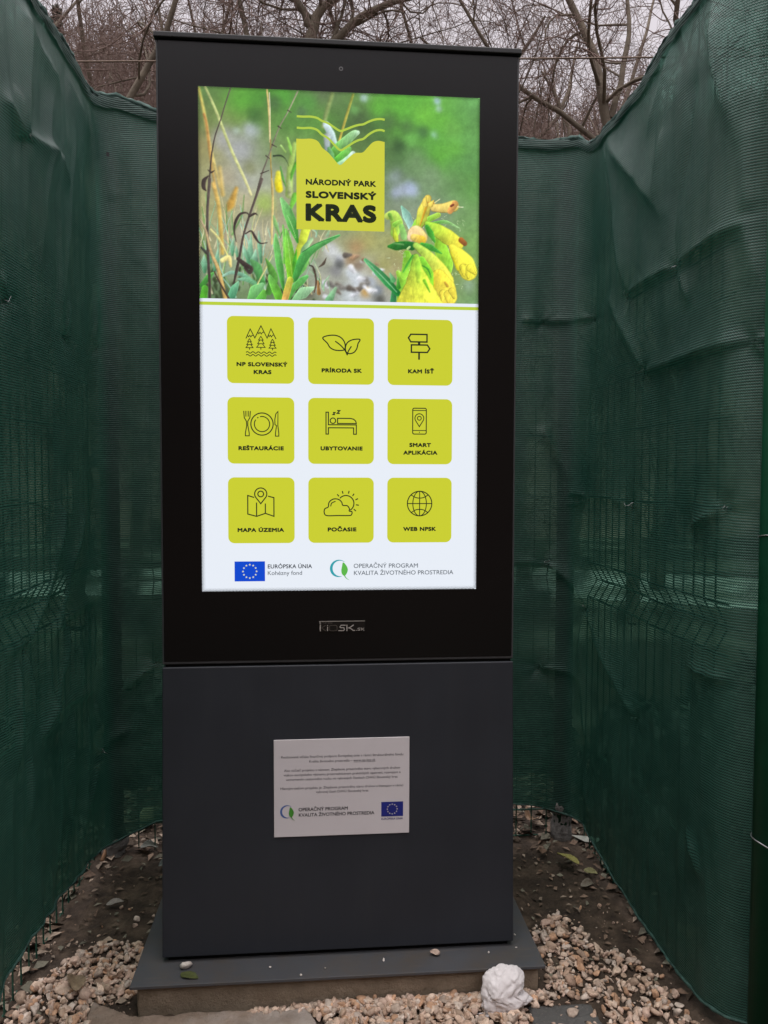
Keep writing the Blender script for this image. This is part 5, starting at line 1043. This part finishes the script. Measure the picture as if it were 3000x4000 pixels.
def mat_net():
    k = Nodes('green_shade_net'); uv = k.n('ShaderNodeUVMap', uv_map='UVMap'); sp = k.n('ShaderNodeSeparateXYZ'); k.l(uv.outputs[0], sp.inputs[0])
    U, Vv = sp.outputs[0], sp.outputs[1]; tau = 2 * math.pi
    zig = k.math('MULTIPLY', k.math('SINE', k.math('MULTIPLY', U, tau / 0.0046)), 0.11)
    row = k.math('ADD', k.math('MULTIPLY', Vv, 1 / 0.0057), zig)
    s_ = k.math('SINE', k.math('MULTIPLY', row, tau))
    g = k.math('MULTIPLY_ADD', s_, 0.5, 0.5)
    lo = k.math('MULTIPLY_ADD', k.math('SINE', k.math('ADD', k.math('MULTIPLY', U, tau / 0.0023), k.math('MULTIPLY', row, math.pi))), 0.5, 0.5)
    gap = k.n('ShaderNodeMapRange', interpolation_type='SMOOTHSTEP'); gap.inputs[1].default_value = 0.40; gap.inputs[2].default_value = 0.95; k.l(g, gap.inputs[0])
    co = k.obj_co()
    loose = k.math('MULTIPLY_ADD', k.noise(4.5, 5, 0.65, co), 2.6, -0.95, clamp=True)         # weave is looser in places
    hole = k.math('MULTIPLY', k.math('MULTIPLY', gap.outputs[0], k.math('MULTIPLY_ADD', lo, 0.75, 0.25)), loose, clamp=True)
    dirt = k.noise(7, 6, 0.65, co)
    c_hi = k.ramp(dirt, [(0.3, g3(0.016, 0.070, 0.053)), (0.7, g3(0.040, 0.112, 0.089))])
    col = k.mix(gap.outputs[0], c_hi, g3(0.003, 0.018, 0.013))
    fleck = k.n('ShaderNodeTexWhiteNoise', noise_dimensions='2D'); cell = k.n('ShaderNodeCombineXYZ')
    k.l(k.math('FLOOR', k.math('MULTIPLY', U, 1 / 0.0046)), cell.inputs[0]); k.l(k.math('FLOOR', row), cell.inputs[1]); k.l(cell.outputs[0], fleck.inputs['Vector'])
    col = k.mix(k.math('MULTIPLY', k.math('GREATER_THAN', fleck.outputs['Value'], 0.93), 0.06), col, g3(0.24, 0.34, 0.29))
    nrm = k.bump(k.math('MULTIPLY', g, -1.0), 0.0012, 0.7)
    pr = k.principled(col, 0.47, 0, 0.58, nrm)
    tl = k.n('ShaderNodeBsdfTranslucent'); k.val(tl.inputs[0], k.mix(1.0, col, g3(0.95, 1.5, 1.25), 'MULTIPLY')); k.l(nrm, tl.inputs['Normal'])
    m1 = k.n('ShaderNodeMixShader'); m1.inputs[0].default_value = 0.22; k.l(pr.outputs[0], m1.inputs[1]); k.l(tl.outputs[0], m1.inputs[2])
    tp = k.n('ShaderNodeBsdfTransparent'); tp.inputs[0].default_value = (0.45, 0.88, 0.70, 1); m2 = k.n('ShaderNodeMixShader'); k.l(hole, m2.inputs[0]); k.l(m1.outputs[0], m2.inputs[1]); k.l(tp.outputs[0], m2.inputs[2])
    return k.done(m2.outputs[0])
M_net = mat_net()
M_hem = mat_plain('rolled_net_hem', (0.030, 0.075, 0.062), 0.7, var=0.45, scale=90, bump=0.002)
def net(s0, s1, label):
    ns = int((s1 - s0) / 0.007) + 1; nz = 300
    s = np.linspace(s0, s1, ns)[:, None] + np.zeros((1, nz)); v = np.linspace(0, 1, nz)[None, :]
    tz, bz = net_top(s[:, :1]), net_bot(s[:, :1]); z = bz + (tz - bz) * v
    p, d_ = net_point(s.ravel(), z.ravel())
    f = grid_faces(ns, nz)
    o = obj_from('shade_net', p, f, M_net, smooth=True)
    dd = d_.reshape(ns, nz)
    warp = 0.010 * vnoise(s * 1.5, z * 1.5, 81, 3) + 0.25 * dd
    add_uv(o.data, np.stack([s.ravel() + 0.2 * d_, (z + warp).ravel()], -1))
    tag(o, label, 'shade net', 'green shade nets round the kiosk')
    # rolled hem along the top, narrow selvedge along the foot
    ss = np.linspace(s0, s1, int((s1 - s0) / 0.012) + 2)
    for name, zz, rad, am in (('top_hem', net_top(ss) - 0.004, 0.009, 0.004), ('foot_hem', net_bot(ss) + 0.001, 0.0035, 0.001)):
        q, _ = net_point(ss, zz, 0.002)
        tw = vnoise(ss * 17, ss * 0 + 3, 91, 3); q[:, 2] += am * 0.8 * tw
        r_ = rad * (0.75 + 0.5 * vnoise(ss * 23, ss * 0 + 1, 92, 2)); r_ = np.clip(r_, rad * 0.45, rad * 1.6)
        hv, hf = tube_geo(q, r_, 10); hv = hv + 0.0016 * np.random.default_rng(2).normal(size=hv.shape) * (rad / 0.009)
        obj_from(name, hv, hf, M_hem, o, smooth=True)
    # folded-over strip hanging below the hem
    sn = len(ss); dep = 0.030 + 0.014 * vnoise(ss * 5, ss * 0, 93, 2); rows_ = []
    for j, t in enumerate(np.linspace(0, 1, 5)):
        q, _ = net_point(ss, net_top(ss) - dep * t, 0.006 + 0.004 * math.sin(t * 3) + 0.003 * vnoise(ss * 20, ss * 0 + j, 94, 2)); rows_.append(q)
    hv = np.stack(rows_, 1).reshape(-1, 3); h_ = obj_from('hem_fold', hv, grid_faces(sn, 5), M_net, o, smooth=True)
    add_uv(h_.data, np.stack([np.repeat(ss, 5), hv[:, 2] + 0.002], -1))
    rg_ = np.random.default_rng(int(s1 * 100))
    for ts, tz_ in TIES:
        if not s0 <= ts < s1: continue
        q, _ = net_point(np.array([ts]), np.array([tz_]), 0.003); q = q[0]; x, y, a, b_ = net_path(np.array([ts])); n_ = np.array([a[0], b_[0], 0]); t_ = np.array([-b_[0], a[0], 0])
        c = [q - n_ * 0.02 + (0, 0, 0.006), q + n_ * 0.001 + (0, 0, 0.004), q + n_ * 0.004, q + n_ * 0.001 - (0, 0, 0.004), q - n_ * 0.004 - (0, 0, 0.008)]
        m = MB(); m.tube(c, 0.0011, 5); m.tube([q + n_ * 0.003, q + n_ * 0.012 + t_ * rg_.uniform(-.012, .012) + (0, 0, rg_.uniform(-.004, .012)), q + n_ * 0.016 + t_ * rg_.uniform(-.02, .02) + (0, 0, rg_.uniform(-.01, .014))], 0.0009, 5)
        m.build('wire_tie', M_tie if rg_.random() < 0.5 else M_wire, o, smooth=True)
    return o
net(-1.55, 0.078, 'dark green shade net forming the left wall of the enclosure')
net(0.078, 1.525, 'dark green shade net hanging behind the kiosk as back wall')
net(1.525, 3.3, 'dark green shade net forming the right wall, with diagonal creases')

# ------------------------------------------------------------------ bare trees
def mat_bark(name, c0, c1):
    k = Nodes(name); co = k.obj_co(); a = k.noise(7, 6, 0.7, co)
    col = k.ramp(a, [(0.3, c0 + (1,)), (0.7, c1 + (1,))])
    return k.done(k.principled(col, 0.85, 0, 0.25, k.bump(k.noise(60, 4, 0.7, co), 0.006, 0.7)).outputs[0])
M_bark = mat_bark('mossy_grey_bark', (0.095, 0.076, 0.058), (0.215, 0.178, 0.135))
M_twig = mat_bark('reddish_brown_twigs', (0.15, 0.102, 0.088), (0.28, 0.20, 0.172))
def tubes_batch(P, R, sides):
    """P (B,n,3) polylines with radii R (B,n) -> verts, quads"""
    B, n, _ = P.shape; t = np.gradient(P, axis=1); t /= np.linalg.norm(t, axis=2, keepdims=True) + 1e-9
    ref = np.zeros_like(t); ref[..., 0] = 0.31; ref[..., 1] = 0.87; ref[..., 2] = 0.38
    a = np.cross(t, ref); a /= np.linalg.norm(a, axis=2, keepdims=True) + 1e-9; b_ = np.cross(t, a)
    th = np.arange(sides) * 2 * math.pi / sides
    v = P[:, :, None] + R[:, :, None, None] * (a[:, :, None] * np.cos(th)[None, None, :, None] + b_[:, :, None] * np.sin(th)[None, None, :, None])
    i = np.arange(n - 1)[:, None] * sides + np.arange(sides)[None, :]; i2 = np.arange(n - 1)[:, None] * sides + (np.arange(sides)[None, :] + 1) % sides
    q = np.stack([i, i2, i2 + sides, i + sides], -1).reshape(-1, 4)
    f = (q[None] + (np.arange(B) * n * sides)[:, None, None]).reshape(-1, 4)
    return v.reshape(-1, 3), f
def grow(rg, starts, dirs, length, n, wig, lift, r0, taper):
    """random-walk branches, all of one level together"""
    B = len(starts); d_ = dirs / np.linalg.norm(dirs, axis=1, keepdims=True); P = np.zeros((B, n, 3)); P[:, 0] = starts
    curl = rg.normal(size=(B, 3)) * wig
    for k in range(1, n):
        curl = curl * 0.6 + rg.normal(size=(B, 3)) * wig
        d_ = d_ + curl; d_[:, 2] += lift; d_ /= np.linalg.norm(d_, axis=1, keepdims=True)
        P[:, k] = P[:, k - 1] + d_ * (length / (n - 1))[:, None]
    R = r0[:, None] * np.linspace(1, taper, n)[None, :]
    return P, R
def spawn(rg, P, R, k, f0, f1, ang0, ang1):
    B, n, _ = P.shape; f = rg.uniform(f0, f1, size=(B, k)) * (n - 1); i = np.clip(f.astype(int), 0, n - 2); w = (f - i)[..., None]
    bi = np.arange(B)[:, None]; st = P[bi, i] * (1 - w) + P[bi, i + 1] * w; tg_ = P[bi, i + 1] - P[bi, i]; tg_ /= np.linalg.norm(tg_, axis=2, keepdims=True)
    rd = rg.normal(size=tg_.shape); rd -= (rd * tg_).sum(2, keepdims=True) * tg_; rd /= np.linalg.norm(rd, axis=2, keepdims=True)
    an = np.radians(rg.uniform(ang0, ang1, size=(B, k)))[..., None]
    dr_ = tg_ * np.cos(an) + rd * np.sin(an); rr_ = R[bi, i]
    return st.reshape(-1, 3), dr_.reshape(-1, 3), rr_.reshape(-1)
def tree_mesh(seed, limbs, kids=(8, 9, 5), size=1.0, wig=0.16, trunk=None):
    """limbs: list of (points, r0, r1). returns trunk mesh data and twig mesh data"""
    rg = np.random.default_rng(seed); TV = []; TF = []; n0 = 0
    def put_(v, f):
        nonlocal n0; TV.append(v); TF.append(f + n0); n0 += len(v)
    lp_ = []; lr_ = []
    for pts, r0, r1 in limbs:
        q = np.array(spline(pts, 4)); q = q + rg.normal(size=q.shape) * r0 * 0.18; m = len(q)
        idx_ = np.linspace(0, m - 1, 12); q = np.stack([np.interp(idx_, np.arange(m), q[:, c]) for c in range(3)], 1)
        lp_.append(q); lr_.append(np.linspace(r0, r1, 12) * 0.74)
    P1 = np.array(lp_); R1 = np.array(lr_); put_(*tubes_batch(P1, R1, 8))
    st, dr_, rr_ = spawn(rg, P1, R1, kids[0], 0.2, 1.0, 30, 75); r2 = np.clip(rr_ * rg.uniform(0.3, 0.5, len(rr_)), 0.005, 0.016)
    P2, R2 = grow(rg, st, dr_, rg.uniform(0.8, 1.9, len(st)) * size, 12, wig, 0.02, r2, 0.25); put_(*tubes_batch(P2, R2, 6))
    st, dr_, rr_ = spawn(rg, P2, R2, kids[1], 0.1, 1.0, 30, 80); r3 = np.clip(rr_ * rg.uniform(0.4, 0.65, len(rr_)), 0.0025, 0.0058)
    P3, R3 = grow(rg, st, dr_, rg.uniform(0.35, 1.0, len(st)) * size, 10, wig * 1.25, 0.015, r3, 0.4)
    v3, f3 = tubes_batch(P3, R3, 4)
    st, dr_, rr_ = spawn(rg, P3, R3, kids[2], 0.1, 1.0, 30, 85); r4 = np.clip(rr_ * rg.uniform(0.5, 0.8, len(rr_)), 0.0015, 0.0030)
    P4, R4 = grow(rg, st, dr_, rg.uniform(0.12, 0.42, len(st)) * size, 7, wig * 1.5, 0.02, r4, 0.6)
    v4, f4 = tubes_batch(P4, R4, 3)
    return (np.concatenate(TV), np.concatenate(TF)), (np.concatenate([v3, v4]), np.concatenate([f3, f4 + len(v3)]))
def add_tree(x, y, data, label, rz=0.0, sc=1.0, share=None):
    e_ = empty('bare_tree', (x, y, -0.12)); e_.rotation_euler = (0, 0, rz); e_.scale = (sc, sc, sc)
    tag(e_, label, 'tree', 'bare trees behind the enclosure')
    if share is None:
        (tv, tf_), (cv, cf) = data
        obj_from('trunk', tv, tf_, M_bark, e_, smooth=True); obj_from('crown', cv, cf, M_twig, e_, smooth=True)
    else:
        for ch in share.children:
            c = ch.copy(); C.objects.link(c); c.parent = e_
    return e_
def generic_limbs(rg, h, spread):
    out = []; fork = (rg.normal() * 0.1, rg.normal() * 0.1, h * rg.uniform(0.30, 0.40))
    out.append(([(0, 0, 0), (0.05, 0.02, h * 0.15), fork], 0.105, 0.085))
    m = 5
    for k in range(m):
        a = 2 * math.pi * (k + rg.uniform(-0.2, 0.2)) / m; sp_ = spread * rg.uniform(0.5, 1.0); hh = h * rg.uniform(0.62, 0.95)
        p = [fork]
        for t in (0.25, 0.5, 0.75, 1.0):
            p.append((fork[0] + math.cos(a + 0.35 * t) * sp_ * t ** 0.9 + rg.normal() * 0.12, fork[1] + math.sin(a + 0.35 * t) * sp_ * t ** 0.9 + rg.normal() * 0.12, fork[2] + (hh - fork[2]) * t + rg.normal() * 0.08))
        out.append((p, rg.uniform(0.05, 0.075), 0.014))
    return out
def az(deg, dist): return (-0.056 + dist * math.sin(math.radians(deg)), -1.753 + dist * math.cos(math.radians(deg)))

# the forked tree right behind the kiosk
tx, ty = az(-0.4, 6.3)
forked = [([(0,0,0),(0.03,0.02,1.6),(-0.01,0,3.2),(0.02,0,4.45)], 0.085, 0.066),
          ([(0.02,0,4.40),(0.02,0.0,4.66),(0.13,0.02,4.82),(0.24,0.05,4.95),(0.27,0.1,5.4),(0.4,0.2,6.2)], 0.066, 0.02),
          ([(0.02,0,4.62),(-0.07,0.0,4.78),(-0.14,-0.03,4.95),(-0.22,0,5.4),(-0.5,0.1,6.3)], 0.045, 0.016),
          ([(0.05,0.02,3.6),(0.14,0.05,4.40),(0.22,0.05,4.58),(0.38,0.04,4.74),(0.60,0.05,4.86),(0.84,0.1,4.98),(1.3,0.2,5.3)], 0.055, 0.022),
          ([(0.14,0.05,4.42),(0.45,0.2,4.50),(0.62,0.25,4.46),(0.95,0.3,4.55),(1.4,0.2,4.5)], 0.020, 0.009),
          ([(-0.01,0,3.2),(-0.3,0.1,3.9),(-0.45,0.1,4.5),(-0.62,0.2,5.2),(-0.8,0.2,6.0)], 0.048, 0.014),
          ([(-0.01,0,2.9),(-0.7,0.3,3.6),(-1.1,0.4,4.3),(-1.25,0.4,5.2)], 0.045, 0.012)]
add_tree(tx, ty, tree_mesh(101, forked, (10, 10, 8), 0.95), 'thick mossy forked tree rising right above the middle of the kiosk')
# the leaning tree seen in the gap right of the kiosk: its stem bends up to the left
lx, ly = az(20.5, 6.6)
lean = [([(0.25,0,0),(0.2,0,1.4),(0.10,0,2.9),(0.05,0,3.75),(-0.06,0.02,4.15),(-0.10,0.05,4.45),(-0.28,0.1,4.85),(-0.5,0.1,5.3),(-0.9,0.2,6.0)], 0.075, 0.022),
        ([(0.05,0,3.7),(-0.35,0.1,4.05),(-0.75,0.1,4.30),(-1.1,0.1,4.75),(-1.4,0.1,5.3)], 0.032, 0.012),
        ([(0.1,0,2.9),(-0.35,-0.1,3.35),(-0.75,-0.1,3.75),(-1.15,0,4.25),(-1.5,0.1,4.6)], 0.034, 0.012),
        ([(0.0,0,4.0),(0.12,0.0,4.5),(0.16,0.1,5.0),(0.05,0.1,5.9)], 0.035, 0.012),
        ([(0.2,0,1.9),(-0.5,0.2,2.7),(-0.95,0.2,3.3),(-1.3,0.2,3.5),(-1.7,0.2,3.6)], 0.034, 0.010),
        ([(0.1,0,2.9),(0.5,0.3,3.6),(0.7,0.3,4.4),(0.9,0.3,5.4)], 0.04, 0.012)]
add_tree(lx, ly, tree_mesh(102, lean, (9, 10, 8), 0.9), 'leaning tree with a long bent stem in the gap right of the kiosk')
rgT = np.random.default_rng(77)
g1 = add_tree(*az(-16.5, 6.6), tree_mesh(103, generic_limbs(rgT, 5.9, 1.7), (8, 10, 8), 0.9), 'dense shrubby tree in the gap left of the kiosk, above the strand wire')
g2 = add_tree(*az(8.5, 8.2), tree_mesh(104, generic_limbs(rgT, 6.8, 2.0), (7, 9, 7), 1.0), 'spreading bare tree above the right half of the kiosk top')
g3_ = add_tree(*az(-8.5, 8.4), tree_mesh(105, generic_limbs(rgT, 7.0, 1.9), (7, 9, 7), 1.0), 'upright bare tree above the left corner of the kiosk')
add_tree(*az(15.0, 8.6), None, 'mid distance bare tree seen past the top right corner of the kiosk', 2.1, 0.98, g3_)
add_tree(*az(24.0, 8.8), None, 'rightmost bare tree, mostly hidden by the top of the right net', 4.0, 1.0, g2)
add_tree(*az(-21.5, 9.2), None, 'leftmost bare tree rising over the top edge of the left net', 1.2, 1.05, g1)
add_tree(*az(1.5, 11.0), None, 'farthest bare tree behind the middle of the kiosk top', 3.3, 1.12, g2)
add_tree(*az(-12.5, 11.5), None, 'farther bare tree between the left gap trees and the hill', 5.2, 1.15, g3_)
add_tree(*az(18.5, 12.0), None, 'farther bare tree low behind the leaning tree on the right', 0.7, 1.1, g1)

# far wood on the hill: one mass
rg = np.random.default_rng(9); NW = 2600
wx_ = rg.uniform(-46, 46, NW * 2); wy_ = 15 + 40 * rg.random(NW * 2) ** 0.8
ok = np.abs(np.degrees(np.arctan2(wx_, wy_ + 1.7))) < 34; wx_, wy_ = wx_[ok][:NW], wy_[ok][:NW]; NW = len(wx_)
hz_ = hill_z(wx_, wy_) - 0.2; H_ = rg.uniform(2.5, 5.2, NW)
P_ = []; R_ = []
base = np.stack([wx_, wy_, hz_], 1); t_ = np.linspace(0, 1, 4)[None, :, None]
leanv = np.stack([rg.normal(size=NW) * 0.5, rg.normal(size=NW) * 0.5, H_], 1)
P_.append(base[:, None] + leanv[:, None] * t_ + rg.normal(size=(NW, 4, 3)) * 0.08); R_.append(np.tile(np.linspace(0.055, 0.015, 4), (NW, 1)))
for k in range(16):
    f_ = rg.uniform(0.2, 0.95, NW); st = base + leanv * f_[:, None]; L_ = H_ * rg.uniform(0.12, 0.34, NW)
    a_ = rg.uniform(0, 6.283, NW); dv = np.stack([np.cos(a_) * 0.8, np.sin(a_) * 0.8, rg.uniform(0.2, 1.1, NW)], 1)
    P_.append(st[:, None] + (dv * L_[:, None])[:, None] * t_ + rg.normal(size=(NW, 4, 3)) * 0.09); R_.append(np.tile(np.linspace(0.02, 0.008, 4), (NW, 1)))
wv, wf = tubes_batch(np.concatenate(P_), np.concatenate(R_), 3)
o = obj_from('far_wood', wv, wf, mat_bark('distant_twig_mass', (0.125, 0.086, 0.070), (0.25, 0.18, 0.15)), smooth=True); tag(o, kind='stuff')
# one darker conifer on the slope at the left
rg = np.random.default_rng(19); sx_, sy_ = az(-17.0, 30.0); sz_ = float(hill_z(np.array(sx_), np.array(sy_))) - 0.2
e_ = empty('spruce_tree', (sx_, sy_, sz_)); tag(e_, 'dark slim spruce on the slope in the left gap above the hill', 'tree')
m = MB(); m.tube([(0, 0, 0), (0, 0, 4), (0, 0, 9.6)], [0.14, 0.09, 0.02], 8); m.build('trunk', M_bark, e_)
n_b = 900; zf = rg.random(n_b) ** 0.8; zz = 0.8 + 8.6 * zf; rad = (1.75 * (1 - zf) + 0.12) * rg.uniform(0.55, 1.05, n_b); a_ = rg.uniform(0, 6.283, n_b)
p0 = np.stack([0 * zz, 0 * zz, zz], 1); p1 = np.stack([np.cos(a_) * rad, np.sin(a_) * rad, zz - rad * 0.25 + 0.1], 1)
t_ = np.linspace(0, 1, 4)[None, :, None]; PP_ = p0[:, None] + (p1 - p0)[:, None] * t_ + rg.normal(size=(n_b, 4, 3)) * 0.05; PP_[:, -1, 2] += 0.08
wv, wf = tubes_batch(PP_, np.tile(np.array([0.02, 0.06, 0.07, 0.02]), (n_b, 1)), 3)
obj_from('crown', wv, wf, mat_plain('dark_needles', (0.035, 0.038, 0.024), 0.9, var=0.4, scale=3), e_)
